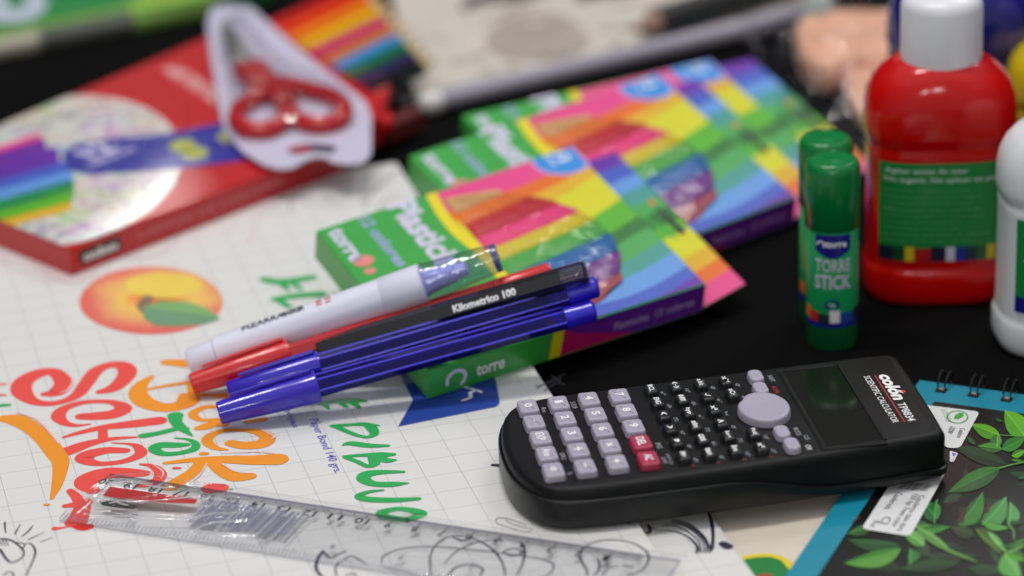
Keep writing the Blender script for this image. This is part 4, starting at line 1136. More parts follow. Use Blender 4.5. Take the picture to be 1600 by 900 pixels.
pen('ballpoint_pen', 'black ballpoint pen with white lettering, between the red and blue pens', (405, 573), (918, 424), ZP + 0.75, .1, BLKP, .4, BLKP, BLKP, film('smoke_film', tint=(.3, .3, .36), refl=.08, rough=.08), 1.0, ('Kilometrico 100', .60, .19, -.12, 1.15), cap=False, body_r=.44, z_off=.08)
BT = film('blue_film', tint=(.14, .11, .66), refl=.03, rough=.08, milky=.25, mcol=(.014, .01, .22))
INKB = M('dark_blue_ink', (26, 18, 120), .4)
pen('ballpoint_pen', 'blue capped ballpoint pen next to the black pen, its cap behind the other blue cap', (357, 612), (935, 447), ZP + .6, 3.6, BLUP, .56, BT, INKB, BRB, 1.2, body_r=.42, z_off=.06, edge_glint=M('blue_edge_glint', (66, 56, 214), .2, coat=.6))
pen('ballpoint_pen', 'blue capped ballpoint pen lowest of the bundle, nearest the DIBUJO lettering', (341, 646), (930, 484), ZP + .62, 3.8, BLUP, .62, BT, INKB, BRB, 1.2, body_r=.42, z_off=.06, edge_glint=M('blue_edge_glint', (66, 56, 214), .2, coat=.6))
# clear sleeve under the lowest pen
g = G(); SL = film('sleeve_film', refl=.07, rough=.07, bump=.25, bscale=.6, milky=.12)
A0, A1, B0, B1 = P(430, 640, ZP + .15), P(668, 572, ZP + .5), P(455, 655, ZP + .06), P(700, 588, ZP + .3)
n1, n2 = 24, 5; vs = []
for i in range(n1 + 1):
    for j in range(n2 + 1):
        s_, t_ = i / n1, j / n2; p = (A0.lerp(A1, s_)).lerp(B0.lerp(B1, s_), t_); p.z += .12 * noise.noise(Vector((s_ * 6, t_ * 2, .3))) + .08
        vs.append(p)
g.add(vs, [(i * (n2 + 1) + j, i * (n2 + 1) + j + 1, (i + 1) * (n2 + 1) + j + 1, (i + 1) * (n2 + 1) + j) for i in range(n1) for j in range(n2)], SL)
tag(g.build('plastic_sleeve', angle=80), 'strip of clear plastic wrap under the lowest blue pen', 'plastic wrap')

# ================================================================ RULER
zr = ZP + 0.16
w1 = P(942, 882, zr); w15 = P(356, 792, zr)
rd = (w1 - w15).normalized()                          # toward the zero end
rx0 = w1 + rd * 1.0 * ((w1 - w15).length / 14)
fe = P(900, 848, zr); ne = P(560, 884, zr)
rn_ = Vector((0, 0, 1)).cross(rd).normalized()        # toward the far edge
yf = (fe - rx0).dot(rn_); yn = (ne - rx0).dot(rn_)
unit = (w1 - w15).length / 14
rf = frame(rx0, -rd)                                   # x to the left along the scale, y toward the viewer
ruler = thing('ruler', 'clear plastic twenty centimetre ruler in a crinkled sleeve, lying along the pad', 'ruler', rf)
RP = film('ruler_plastic', tint=(.976, .976, .982), refl=.02, rough=.06)
RE = film('ruler_edge', tint=(.6, .6, .7), refl=.06, rough=.1)
yF, yN = -yf, -yn                                      # in ruler frame y: far edge negative
g = G(); x0, x1 = -1.35, 20.3 * unit
sec = [(yF, -.14), (yF, -.06), (yF + .7, .06), (yN - .7, .06), (yN, -.04), (yN, -.14)]
g.rings([[rf @ Vector((x, y, z)) for y, z in sec] for x in (x0, x1)], RP, True, True)
g.build('blade', ruler)
g = G()
for y in (yF, yN):
    g.rings([[rf @ Vector((x, y + (0.02 if y == yF else -.02) * 0, z)) for z in (-.14, -.05)] for x in (x0, x1)], RE, False, False, close=False)
g.rings([[rf @ Vector((x0 - .003, y, z)) for z in (-.14, .05)] for y in (yF + .1, yN - .1)], RE, False, False, close=False)
g.build('edge', ruler)
g = G(); TK = M('tick_ink', (60, 58, 70), .5); 
slope = lambda y: (-.06 + .12 * min(1, (y - yF) / .7)) if y < yF + .7 else (.06 if y < yN - .7 else .06 - .1 * (y - yN + .7) / .7)
def rq(xa, xb, ya, yb, m):
    g.add([rf @ Vector((x, y, slope(y) + .006)) for x, y in ((xa, ya), (xb, ya), (xb, yb), (xa, yb))], [(0, 1, 2, 3)], m)
for i in range(0, 201):
    x = i * unit / 10; ln = .58 if i % 10 == 0 else (.45 if i % 5 == 0 else .3)
    rq(x - .024, x + .024, yF + .04, yF + ln, TK)
for i in range(0, 16 * 8 + 1):
    x = i * unit * 2.54 / 16; ln = .55 if i % 16 == 0 else (.42 if i % 8 == 0 else .32)
    if x > 20.6: break
    rq(x - .018, x + .018, yN - ln, yN - .05, M('tick_ink_grey', (120, 120, 132), .5))
def rtext(s, x, y, w, h, m=TK):
    # digits read from the far side: their tops point toward the viewer
    vs, fs, _ = text_mesh(s, .02, 0)
    g.add([rf @ Vector((x - w / 2 + u * w, y - h / 2 + v * h, .07)) for u, v in vs], fs, m)
BK = M('ruler_digit', (26, 25, 30), .5)
for i in range(1, 21):
    rtext(str(i), i * unit + .0, yF + .86, .24 if i < 10 else .5, .42, BK)
for i in range(1, 8): rtext(str(i), i * unit * 2.54, yN - .85, .2, .34, M('ruler_digit_grey', (110, 110, 120), .5))
rtext('cm', .1, yF + 1.15, .4, .2, BK)
rq(11.9 * unit, 11.94 * unit, yF + 1.1, yN - .6, M('tick_ink_grey', (120, 120, 132), .5))
g.build('scale_markings', ruler)
# printed card slip and barcode inside the sleeve
g = G(); WL = M('slip_white', (190, 190, 196), .5)
def rpoly(pts, m, z): g.flat([rf @ Vector((x, y, z)) for x, y in pts], m)
bx0, bx1 = rel(rf, P(455, 830, zr)).x, rel(rf, P(312, 805, zr)).x
rnd = random.Random(11); x = bx0; BC = M('barcode_ink', (120, 120, 146), .5)
ya_, yb_ = yF + .95, yN - 1.0
while x < bx1:
    w = rnd.choice((.05, .09, .14)); rpoly([(x, ya_), (x + w, ya_), (x + w + .02, yb_), (x + .02, yb_)], BC, .09); x += w + rnd.choice((.05, .08, .12))
g.build('barcode', ruler)
hz = .2
def rpx(pts, m, z, gg):
    gg.flat([PPl(a, b, rf @ Vector((0, 0, z)), Vector((0, 0, 1))) for a, b in pts], m)
g = G(); RH = M('sleeve_red_print', (172, 34, 36), .35, coat=.4)
rpx([(160, 775), (172, 760), (200, 764), (240, 770), (285, 776), (309, 780), (305, 787), (270, 786), (220, 783)], RH, hz, g)
rpx([(155, 784), (175, 782), (200, 785), (214, 791), (208, 796), (180, 793), (160, 790)], M('sleeve_black_print', (38, 40, 34), .4, coat=.4), hz, g)
g.stroke([(v.x, v.y, .08) for v in [PPl(a, b, rf @ Vector((0, 0, hz)), Vector((0, 0, 1))) for a, b in ((172, 787), (182, 785), (190, 788), (200, 790))]], M('grey_logo', (170, 170, 160), .5), lambda x, y: Vector((x, y, zr + hz + .01)))
g.build('sleeve_print', ruler)
# crinkled clear sleeve
g = G(); SV = film('crinkled_sleeve', tint=(.99, .99, .99), refl=.032, rough=.02, bump=.04, bscale=.5)
xs0 = x0 - .3; tipN = rel(rf, P(113, 815, zr)); tipF = rel(rf, P(166, 757, zr)); n1, n2 = 330, 60
cre = []
for pts, amp, wd in (([(165, 765), (205, 762), (250, 770), (272, 772)], .16, .16), ([(152, 800), (158, 788), (200, 792), (270, 788), (320, 786), (380, 795)], .2, .14), ([(130, 812), (200, 815), (280, 818), (345, 812), (395, 806)], .2, .14),
                     ([(300, 838), (330, 826), (390, 820)], .15, .12), ([(300, 838), (350, 843), (400, 845)], .14, .11), ([(120, 812), (150, 785), (170, 764)], .28, .22), ([(440, 800), (330, 790)], .08, .12), ([(640, 868), (720, 872), (800, 888)], .06, .2)):
    cre.append(([rel(rf, P(a, b, zr)).xy for a, b in pts], amp, wd))
def segd(p, a, b):
    ab = b - a; t = max(0, min(1, (p - a).dot(ab) / max(1e-9, ab.length_squared))); return (p - a - ab * t).length
vs = []
for i in range(n1 + 1):
    for j in range(n2 + 1):
        t_ = j / n2; x = xs0 + (tipF.x + (tipN.x - tipF.x) * t_ - xs0) * i / n1
        taper = 1.0
        y = (yF - .12) + (yN - yF + .26) * t_
        left = max(0, (x - 12) / 8)
        e_ = min(1, min(t_, 1 - t_) / .025); e_ = e_ * e_ * (3 - 2 * e_)
        z = -.13 + e_ * (.27 + .08 * left)
        p = Vector((x, y))
        for pl_, amp, wd in cre:
            amp *= .85; wd *= .5
            d = min(segd(p, pl_[k], pl_[k + 1]) for k in range(len(pl_) - 1))
            if d < wd * 3: z += amp * math.exp(-(d / wd) ** 2) * e_
        z += e_ * (.05 + .1 * min(1, left)) * noise.noise(Vector((x * .55, y * 1.3, 7))) + e_ * .05 * min(1, left) * noise.noise(Vector((x * 1.5 + y, y * 2.6, 2)))
        # far left end narrows to a folded corner
        if i > n1 * .93:
            f_ = (i / n1 - .93) / .07; y += ((tipF.y + (tipN.y - tipF.y) * t_) - y) * f_ * f_
        vs.append(rf @ Vector((x, y, z)))
g.add(vs, [(i * (n2 + 1) + j, i * (n2 + 1) + j + 1, (i + 1) * (n2 + 1) + j + 1, (i + 1) * (n2 + 1) + j) for i in range(n1) for j in range(n2)], SV)
g.build('clear_sleeve', ruler, angle=180)
g = G(); FF = film('glint_film', refl=.35, rough=.12, milky=.5, mcol=(.85, .85, .87))  # milky white tubes stand in for light glinting off the sleeve creases
rz_ = random.Random(2)
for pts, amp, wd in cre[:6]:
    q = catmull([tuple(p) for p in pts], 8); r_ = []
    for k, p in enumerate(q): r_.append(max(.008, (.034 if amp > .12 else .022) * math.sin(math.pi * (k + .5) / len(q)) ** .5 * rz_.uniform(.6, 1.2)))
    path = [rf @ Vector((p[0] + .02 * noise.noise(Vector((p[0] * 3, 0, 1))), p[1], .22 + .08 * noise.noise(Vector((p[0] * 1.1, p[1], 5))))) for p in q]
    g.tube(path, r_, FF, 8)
g.build('glint_ridges', ruler)

# ================================================================ GLUE STICKS
GC = M('glue_cap_green', (6, 116, 54), 0.24, coat=0, var=.03); GB = M('glue_label_green', (22, 160, 88), 0.35, coat=.3); NAVY = M('navy_print', (22, 20, 130), .4, coat=.2); GBASE = M('glue_base_green', (4, 84, 40), .4)
def glue_stick(c, label, face=True):
    fr = frame(c, (1, 0, 0)) @ Matrix.Diagonal((1, 1, .885, 1))
    rt = thing('glue_stick', label, 'glue stick', fr, 'green glue sticks standing together')
    g = G(); g.lathe([(.98, 0), (1.0, .05), (1.0, 1.05), (.97, 1.08)], GBASE, fr); g.build('base_dial', rt)
    g = G(); g.lathe([(1.01, 1.08), (1.02, 1.12), (1.02, 5.55), (1.0, 5.6)], GB, fr); g.build('barrel', rt)
    g = G(); g.lathe([(1.0, 5.55), (1.06, 5.6), (1.07, 8.25), (1.0, 8.5), (.9, 8.62), (.86, 8.64), (.84, 8.58), (.3, 8.55), (.12, 8.6), (.02, 8.6)], GC, fr)
    g.build('cap', rt, angle=50)
    g = G()
    # the label faces the camera: -y side
    def cyl(r): return lambda x, y: fr @ Vector((r * math.sin(x / r - .08), -r * math.cos(x / r - .08), y))
    def strip(pts, m, r, dens=10):
        # horizontally subdivided quad strip between two y-profiles
        xs = [pts[0] + (pts[1] - pts[0]) * i / dens for i in range(dens + 1)]
        lo, hi = pts[2], pts[3]; f = cyl(r); v_ = []
        for i, x in enumerate(xs): v_ += [f(x, lo(i / dens)), f(x, hi(i / dens))]
        g.add(v_, [(2 * i, 2 * i + 2, 2 * i + 3, 2 * i + 1) for i in range(dens)], m)
    strip((-.72, .72, lambda s: 4.75 - .35 * math.sin(math.pi * s), lambda s: 5.5), NAVY, 1.03, 14)
    strip((-1.55, 1.6, lambda s: 1.1, lambda s: 1.35), NAVY, 1.03, 24)
    for a_, b_, m, lo_, hi_ in ((-1.3, -.95, 'orange_clay', 1.5, 2.0), (-1.0, -.6, 'red_clay', 1.35, 1.85), (-.6, -.1, 'dk', 1.3, 1.75), (-.12, .28, 'wh', 1.35, 1.95), (.28, .9, 'bl', 1.3, 1.8), (.9, 1.4, 'dk', 1.3, 1.9)):
        mm = SMC[m] if m in SMC else {'dk': M('dark_ink_block', (20, 34, 40), .5), 'wh': WHITE_INK, 'bl': BLUE_INK}[m]
        strip((a_, b_, lambda s, lo_=lo_: lo_, lambda s, hi_=hi_: hi_), mm, 1.034, 4)
    f = cyl(1.036)
    g.text('torre', WHITE_INK, f, -.3, 4.92, .85, .3, .04); g.stroke([(-.48 + .15 * math.cos(a), 5.03 + .13 * math.sin(a), .08) for a in [R(-40 + 28 * i) for i in range(9)]], WHITE_INK, f, sub=3)
    g.text('TORRE', LAVT, f, -.72, 3.75, 1.45, .62, .02); g.text('STICK', LAVT, f, -.74, 2.95, 1.5, .68, .03); g.text('adhesivo', GB, f, -.5, 2.62, 1.0, .14)
    g.flat([cyl(1.034)(.3 * math.cos(a) - .02, 2.2 + .28 * math.sin(a)) for a in [2 * math.pi * i / 16 for i in range(16)]], NAVY); g.text('8g', LAVT, cyl(1.04), -.16, 2.1, .28, .18, .01)
    g.text('adhesivo escolar', LAVT, lambda x, y: cyl(1.036)(1.2 - y * 0 + (y - 3) * .0 + .12 * 0 + (y) * 0 + 0, x) if False else cyl(1.036)(1.22 + y, x), 3.0, 0, 2.0, .14, .01)
    g.build('label', rt)
    return rt
gs = P(1302, 541, 0.0); gs.z = 0
glue_stick(Vector((gs.x, gs.y + .55, 0)), 'green glue stick standing nearest, with navy band on its label')
gb = P(1297, 532, 0); 
glue_stick(Vector((gs.x - .02, gs.y + 2.85, 0.0)), 'green glue stick standing directly behind the front one, only its cap showing')

# ================================================================ BOTTLES
def bottle(name, label, c, rx, ry, prof, bodym, capprof, capm, rz=0, group=None, cap_name='cap', extra=None):
    fr = frame(c, rotz(rz))
    rt = thing(name, label, 'bottle', fr, group)
    g = G(); g.lathe([(1, z, sx_ * rx, sy_ * ry, ex) for z, sx_, sy_, ex in prof], bodym, fr, n=56); g.build('body', rt, angle=50)
    g = G(); g.lathe(capprof, capm, fr, n=48); g.build(cap_name, rt, angle=40)
    return rt, fr
PROF = [(0, .86, .84, 3.0), (.12, .95, .94, 3.0), (.35, .99, .99, 3.0), (.6, 1, 1, 3.0), (1.35, 1, 1, 3.0), (1.5, .985, .975, 3.0), (1.62, .965, .95, 3.0), (1.8, .965, .95, 3), (1.95, .965, .95, 3), (2.1, .96, .945, 3),
        (6.2, .96, .945, 3), (6.45, .965, .95, 3), (6.6, .95, .93, 2.9), (6.7, .955, .93, 2.9), (6.85, .99, .98, 2.8), (7.2, 1.0, 1.0, 2.7), (7.9, 1.0, 1.0, 2.6), (8.5, .97, .98, 2.5), (9.0, .9, .93, 2.4), (9.4, .79, .86, 2.3), (9.7, .67, .78, 2.1), (9.85, .6, .72, 2.0), (9.92, .5, .66, 2.0), (10.5, .48, .64, 2)]
REDB = M('red_paint_bottle', (196, 10, 8), 0.14, coat=0, spec=.5, var=.05, vscale=.4)
WCAP = M('white_cap', (222, 222, 228), .35, coat=.15, var=.02)
cb = P(1465, 452, 0); cb = Vector((cb.x, cb.y + .3, 0))
CAPP = [(1.45, 9.7), (1.6, 9.75), (1.61, 9.85), (1.6, 12.0), (1.54, 12.25), (1.36, 12.42), (1.0, 12.55), (.8, 12.6), (.62, 12.9), (.55, 13.4), (.5, 13.6), (.02, 13.62)]
rb, rfr = bottle('paint_bottle', 'red paint bottle with white cap and green label, standing behind the glue sticks', cb, 3.02, 2.2, PROF, REDB, CAPP, WCAP, rz=-3, group='squeeze bottles of paint and glue')
def surf(fr, rx, ry, ex, r_off):
    def f(x, y):
        # x is arc position about the front (-y) face
        a = -math.pi / 2 + x; c, s = math.cos(a), math.sin(a)
        return fr @ Vector(((rx + r_off) * math.copysign(abs(c) ** (2 / ex), c), (ry + r_off) * math.copysign(abs(s) ** (2 / ex), s), y))
    return f
LBG = M('label_green', (16, 132, 58), .4, coat=.25, var=.05)
def label_patch(g, f, x0, x1, y0, y1, m, nx=36, ny=2):
    vs = [f(x0 + (x1 - x0) * i / nx, y0 + (y1 - y0) * j / ny) for i in range(nx + 1) for j in range(ny + 1)]
    g.add(vs, [(i * (ny + 1) + j, (i + 1) * (ny + 1) + j, (i + 1) * (ny + 1) + j + 1, i * (ny + 1) + j + 1) for i in range(nx) for j in range(ny)], m)
g = G(); RX, RY = 3.02 * .96, 2.2 * .945
def flatx(off): 
    f = surf(rfr, RX, RY, 3.0, off)
    # reparametrise so that equal steps in x are equal steps across the front
    def h(x, y):
        c = max(-.999, min(.999, x / RX)); a = math.asin(math.copysign(abs(c) ** 1.5, c)); return f(a, y)
    return h
fl_ = flatx(.03); label_patch(g, fl_, -2.45, 2.75, 2.55, 6.15, LBG)
label_patch(g, flatx(.03), -2.45, 2.75, 1.95, 2.55, M('label_red', (176, 20, 24), .4, coat=.25))
for a_, b_, c_ in ((-2.45, -1.9, (14, 26, 50)), (-1.9, -1.45, (16, 70, 36)), (-1.45, -1.1, (206, 190, 20)), (-.45, .15, (22, 22, 60)), (.15, .5, (206, 206, 216)), (.5, .9, (30, 50, 150)), (.9, 1.35, (16, 40, 60)), (1.35, 1.75, (16, 90, 40)), (1.75, 2.1, (206, 190, 20))):
    label_patch(g, flatx(.038), a_, b_, 2.0, 2.62, M('band_%d_%d_%d' % c_, c_, .4, coat=.2), 6, 1)
ft = flatx(.045)
LT = M('label_text', (196, 214, 200), .5); LT2 = M('label_small_text', (88, 160, 108), .5)
g.text('Agitar antes de usar', LT, ft, -2.25, 5.68, 3.2, .26, .02); g.text('No ingerir. No aplicar en piel', LT, ft, -2.25, 5.3, 4.4, .28, .02)
lines = ['Pintura lavable no toxica para uso escolar', 'Ideal para papel, carton y madera', 'Lavar los utensilios con agua y jabon.', 'Mantener bien cerrado', 'Conservar en lugar fresco y seco. Contenido 250 ml', 'No exponer al sol. Producto escolar', 'Edad recomendada: mayores de 3 anos', 'Industria, servicio al cliente', 'Cumple con la norma vigente']
rnd = random.Random(3)
for i, s_ in enumerate(lines):
    g.text(s_, LT2, ft, -2.25, 4.92 - i * .265, rnd.uniform(2.9, 4.4), .15, .01)
g.build('label', rb)
g = G(); g.lathe([(1.48, 9.4), (1.6, 9.48), (1.62, 9.6), (1.5, 9.72)], M('red_neck', (112, 8, 10), .3, coat=.3), rfr); g.build('neck_ring', rb)

WB = M('white_glue_bottle', (222, 224, 226), .3, coat=.3, var=.02, sub=.1)
wf = P(1676, 538, 0)
wb, wfr = bottle('glue_bottle', 'white glue bottle with green label at the right edge, nearest of the bottles', Vector((wf.x, wf.y + .6, 0)), 3.0, 2.2, [(z * .93, a, b, e) for z, a, b, e in PROF], WB, [(r, z * .93) for r, z in CAPP], WCAP, rz=4, group='squeeze bottles of paint and glue')
g = G(); RX2, RY2 = 3.0 * .96, 2.2 * .945
def flatw(off):
    f = surf(wfr, RX2, RY2, 3.0, off)
    def h(x, y):
        c = max(-.999, min(.999, x / RX2)); a = math.asin(math.copysign(abs(c) ** 1.5, c)); return f(a, y)
    return h
label_patch(g, flatw(.03), -2.55, 2.6, 2.3, 5.75, LBG); label_patch(g, flatw(.038), -2.55, 2.6, 1.95, 2.6, NAVY)
g.text('COLA', LT, flatw(.045), -2.3, 4.9, 2.8, .5, .03); g.text('escolar', LT, flatw(.045), -2.3, 4.0, 2.0, .4, .02)
g.build('label', wb)

BLB = M('blue_paint_bottle', (26, 24, 118), 0.25, coat=.5, var=.05)
bf_ = P(1492, 300, 0)
bottle('paint_bottle', 'dark blue paint bottle behind the red one, its cap out of frame', Vector((bf_.x, bf_.y, 0)), 3.0, 2.3, PROF, BLB, CAPP, WCAP, rz=8, group='squeeze bottles of paint and glue')
YB = M('yellow_paint_bottle', (206, 178, 10), 0.28, coat=.4, var=.05)
yf_ = P(1662, 330, 0)
bottle('paint_bottle', 'yellow paint bottle at the right edge of the view, behind the red and white bottles', Vector((yf_.x, yf_.y, 0)), 2.6, 2.2, [(z * .78, a, b, e) for z, a, b, e in PROF], YB, [(r, z * .78) for r, z in CAPP], WCAP, rz=-5, group='squeeze bottles of paint and glue')

# ================================================================ RED PENCIL BOX
zt = 2.05
RB = M('red_carton', (184, 20, 24), 0.34, coat=.2, var=.05, vscale=.3)
tp = [(-180, 273), (108, 388), (524, 230), (594, 182), (612, 125), (402, 24)]
tw_ = [P(a, b, zt) for a, b in tp]
rr0 = frame(P(108, 425, .8), rotz(40))
box = thing('pencil_box', 'red twelve colour pencil box with round doodle picture and blue band, left of the plasticine', 'pencil box', rr0)
g = G()
cen = sum(tw_, Vector()) / 6
def shr(p, d): return p + (cen - p).normalized() * d
bt = [Vector((p.x, p.y, .82)) for p in tw_]
g.rings([bt, [p - Vector((0, 0, .06)) for p in tw_], [shr(p, .07) for p in tw_]], RB); g.build('carton', box)
g = G()
def rl(pts, m, h=.01): g.flat([P(a, b, zt) + Vector((0, 0, h)) for a, b in pts], m)
# round doodle picture: a disc cut by the box outline
cpx = []
for i in range(60):
    a = 2 * math.pi * i / 60; cpx.append((95 + 190 * math.cos(a - .0), 268 + 116 * math.sin(a) - 0.12 * 190 * math.cos(a)))
def inside(poly):
    for i in range(len(tp)):
        (x0_, y0_), (x1_, y1_) = tp[i], tp[(i + 1) % len(tp)]
        poly = clip_poly(poly, lambda x, y: ((x1_ - x0_) * (y - y0_) - (y1_ - y0_) * (x - x0_)) * sgn_)
    return poly
ar = sum(tp[i][0] * tp[(i + 1) % 6][1] - tp[(i + 1) % 6][0] * tp[i][1] for i in range(6)); sgn_ = 1 if ar > 0 else -1
doodle = bpy.data.materials.new('doodle_print'); doodle.use_nodes = True; t = doodle.node_tree; b = t.nodes['Principled BSDF']; b.inputs['Roughness'].default_value = .22; b.inputs['Coat Weight'].default_value = .5
co = t.nodes.new('ShaderNodeTexCoord'); vo = t.nodes.new('ShaderNodeTexVoronoi'); vo.inputs['Scale'].default_value = 75; ns = t.nodes.new('ShaderNodeTexNoise'); ns.inputs['Scale'].default_value = 70
mx = t.nodes.new('ShaderNodeMix'); mx.data_type = 'RGBA'; mx.inputs[6].default_value = rgb((212, 208, 200)); t.links.new(co.outputs['Object'], ns.inputs[0])
wv = t.nodes.new('ShaderNodeVectorMath'); wv.operation = 'MULTIPLY_ADD'; wv.inputs[1].default_value = (.02, .02, 0); t.links.new(ns.outputs['Color'], wv.inputs[0]); t.links.new(co.outputs['Object'], wv.inputs[2]); t.links.new(wv.outputs[0], vo.inputs[0])
hs = t.nodes.new('ShaderNodeHueSaturation'); hs.inputs['Saturation'].default_value = 1.0; hs.inputs['Value'].default_value = .62; t.links.new(vo.outputs['Color'], hs.inputs['Color']); t.links.new(hs.outputs[0], mx.inputs[7])
n3 = t.nodes.new('ShaderNodeTexNoise'); n3.inputs['Scale'].default_value = 220; t.links.new(co.outputs['Object'], n3.inputs[0])
mr = t.nodes.new('ShaderNodeMapRange'); mr.inputs[1].default_value = .42; mr.inputs[2].default_value = .6; mr.inputs[3].default_value = .1; mr.inputs[4].default_value = .6; t.links.new(n3.outputs[0], mr.inputs[0]); t.links.new(mr.outputs[0], mx.inputs[0]); t.links.new(mx.outputs[2], b.inputs['Base Color'])
rl(inside(cpx), doodle, .01)
# striped pencils printed at the left, pointing to the band
for i, (c_, ya, yb, xe) in enumerate((('pink', 208, 218, 62), ('violet', 216, 232, 70), ('purple', 228, 254, 90), ('blue', 250, 268, 108), ('sky', 266, 282, 112), ('light_green', 280, 298, 114), ('lime', 296, 314, 112), ('gold', 312, 328, 110))):
    rl(inside([(-190, ya + 82), (xe, ya), (xe + 4, yb), (-190, yb + 82)]), SM[c_] if c_ != 'light_green' else M('stripe_deep_green', (20, 130, 70), .36), .016)
# blue band with rounded end
BB = M('band_blue', (40, 40, 146), .28, coat=.45)
rl(inside([(96, 240), (118, 226), (170, 218), (260, 210), (345, 192), (470, 168), (520, 190), (480, 214), (388, 250), (300, 262), (200, 270), (140, 274), (105, 266)]), BB, .022)
def zmap(px0, px1, h, z):
    a = P(*px0, z); b2 = P(*px1, z); xd = (b2 - a).normalized(); return dirmap(a, xd, Vector((0, 0, 1)).cross(xd), h), (b2 - a).length
f_, L_ = zmap((140, 262), (212, 232), .03, zt); g.text('12', LAVT, f_, L_ * .3, .5, L_ * .55, 1.5, .04); g.text('colores', LAVT, f_, 0, -.1, L_, .5, .02)
for p_ in ((285, 228), (305, 240), (360, 214)):
    c = P(*p_, zt); g.flat([c + Vector((.6 * math.cos(a), .8 * math.sin(a), .03)) for a in [2 * math.pi * i / 12 for i in range(12)]], M('yellow_green_doodle', (170, 176, 90), .4))
f_, L_ = zmap((250, 108), (345, 170), .014, zt); g.text('ARTISTICA', PALE_INK, f_, 0, 0, L_, .9, .02)
g.build('printed_top', box)
# writing along the near side
g = G(); A_ = P(108, 388, zt); B_ = P(524, 230, zt); ex_ = (B_ - A_).normalized(); sn = ex_.cross(Vector((0, 0, 1))).normalized(); sn = sn if sn.y < 0 else -sn
fs_ = lambda x, y: Vector((A_.x, A_.y, .82)) + ex_ * x + Vector((0, 0, y)) + sn * .015
g.prism([(0, 0)] * 0 + rrect(2.2, .62, .2, 4, 1.55, .62), 0, .02, DK, Matrix(((ex_.x, 0, sn.x, A_.x), (ex_.y, 0, sn.y, A_.y), (0, 1, 0, .82), (0, 0, 0, 1))))
g.text('colon', WHITE_INK, lambda x, y: fs_(x, y) + sn * .02, .65, .42, 1.8, .4, .05); g.build('brand_badge', box); g = G(); g.text('LAPICES DE COLORES', M('side_print_pink', (206, 120, 124), .5), fs_, 3.6, .5, 8.2, .26, .01)
g.build('printed_side', box)
g = G(); c1 = P(596, 206, 1.0); c2_ = P(654, 180, 1.0)
g.prism([(0, -.45), ((c2_ - c1).length, -.45), ((c2_ - c1).length, .45), (0, .45)], -.5, .35, M('dark_red_card', (84, 10, 12), .6), frame(c1, c2_ - c1), bt=.08)
g.prism(ellipse(0.1, 0, .5, .5, 16), .2, .75, M('red_bead', (206, 20, 26), .4), frame(c1, c2_ - c1), bt=.1)
g.build('inner_tray', box)
g = G(); GLF = film('carton_gloss_film', refl=.02, rough=.12)
vs = []; n1, n2 = 24, 14
fa = [P(30, 345, zt), P(330, 215, zt), P(10, 300, zt), P(300, 175, zt)]

# coloured pencils emerging from the open end
PC = [('red', (196, 24, 18)), ('vermilion', (226, 70, 10)), ('orange', (236, 130, 6)), ('yellow', (226, 180, 10)), ('magenta', (200, 20, 110)), ('ochre', (206, 120, 52)), ('light blue', (60, 140, 206)), ('green', (14, 110, 60)), ('dark violet', (44, 34, 84)), ('black', (22, 24, 26))]
WOOD = M('pencil_wood', (206, 180, 136), .6, var=.1)
for i, (nm, c) in enumerate(PC):
    s_ = (i + .5) / 10
    p0 = P(432 + 172 * s_, 34 + 108 * s_ - 0, 1.9); d_ = (P(620, 0, 1.9) - P(460, 76, 1.9)).normalized()
    e1_ = P(640 + 58 * s_, -6 + 124 * s_, 1.9); Lp = (e1_ - p0).dot(d_)
    p1 = p0 + d_ * Lp; p0 = p0 - d_ * 1.0
    m = M('pencil_' + nm.replace(' ', '_'), c, .3, coat=.35)
    rt = thing('coloured_pencil', '%s coloured pencil lying at the open end of the red box' % nm, 'pencil', frame(p0, d_), 'coloured pencils at the red box')
    g = G(); lathe_along(g, p0, p1, [(0, .44), ((p1 - p0).length - .2, .44)], m, 6); g.build('shaft', rt, angle=20)
    Lf = (p1 - p0).length
    g = G(); lathe_along(g, p0, p1, [(Lf - .25, .42), (Lf + .7, .2)], WOOD, 12); g.build('sharpened_wood', rt)
    g = G(); lathe_along(g, p0, p1, [(Lf + .7, .2), (Lf + 1.15, .03)], m, 10); g.build('lead_tip', rt)

# ================================================================ SCISSORS IN A BLISTER PACK
zc = 2.35
cardpx = [(330, 14), (352, 8), (392, 12), (412, 30), (470, 80), (540, 135), (572, 160), (580, 180), (580, 240), (570, 254), (545, 257), (520, 254), (508, 246), (492, 245), (474, 252), (458, 262), (436, 264), (412, 258), (380, 238), (350, 205), (340, 150), (330, 90), (324, 40)]
cw = [P(a, b, zc) for a, b in cardpx]
sf = frame(P(460, 170, zc), rotz(-20))
def hz_(pts, z): return [(v.x, v.y) for v in [P(a, b, z) for a, b in pts]]
pk = thing('scissors_pack', 'white blister card holding red handled scissors, on top of the red pencil box', 'blister pack', sf)
CARD = M('blister_card', (196, 192, 214), .4, coat=.3, var=.03, k=1.1)
pg = ccw(hz_(cardpx, zc))
g = G(); g.prism(pg, zc - .05, zc + .02, CARD); 
slot = ccw(hz_([(450, 232), (475, 226), (500, 226), (528, 230), (520, 240), (490, 238), (465, 242), (450, 240)], zc)); g.prism(slot, zc + .02, zc + .03, M('slot_navy', (30, 30, 60), .5))
g.prism(ccw(hz_([(450, 234), (475, 229), (490, 231), (480, 238), (452, 239)], zc)), zc + .03, zc + .035, RB)
g.build('card', pk)
BL = film('blister_film', tint=(.98, .98, .98), refl=.07, rough=.05, bump=.8, bscale=.6)
dome = ccw(hz_([(345, 40), (372, 34), (395, 60), (440, 110), (500, 140), (548, 165), (552, 195), (520, 208), (440, 212), (390, 222), (362, 200), (352, 150), (340, 90)], zc))
dome = [tuple(p) for p in catmull(dome + [dome[0]], 4)[:-1]]
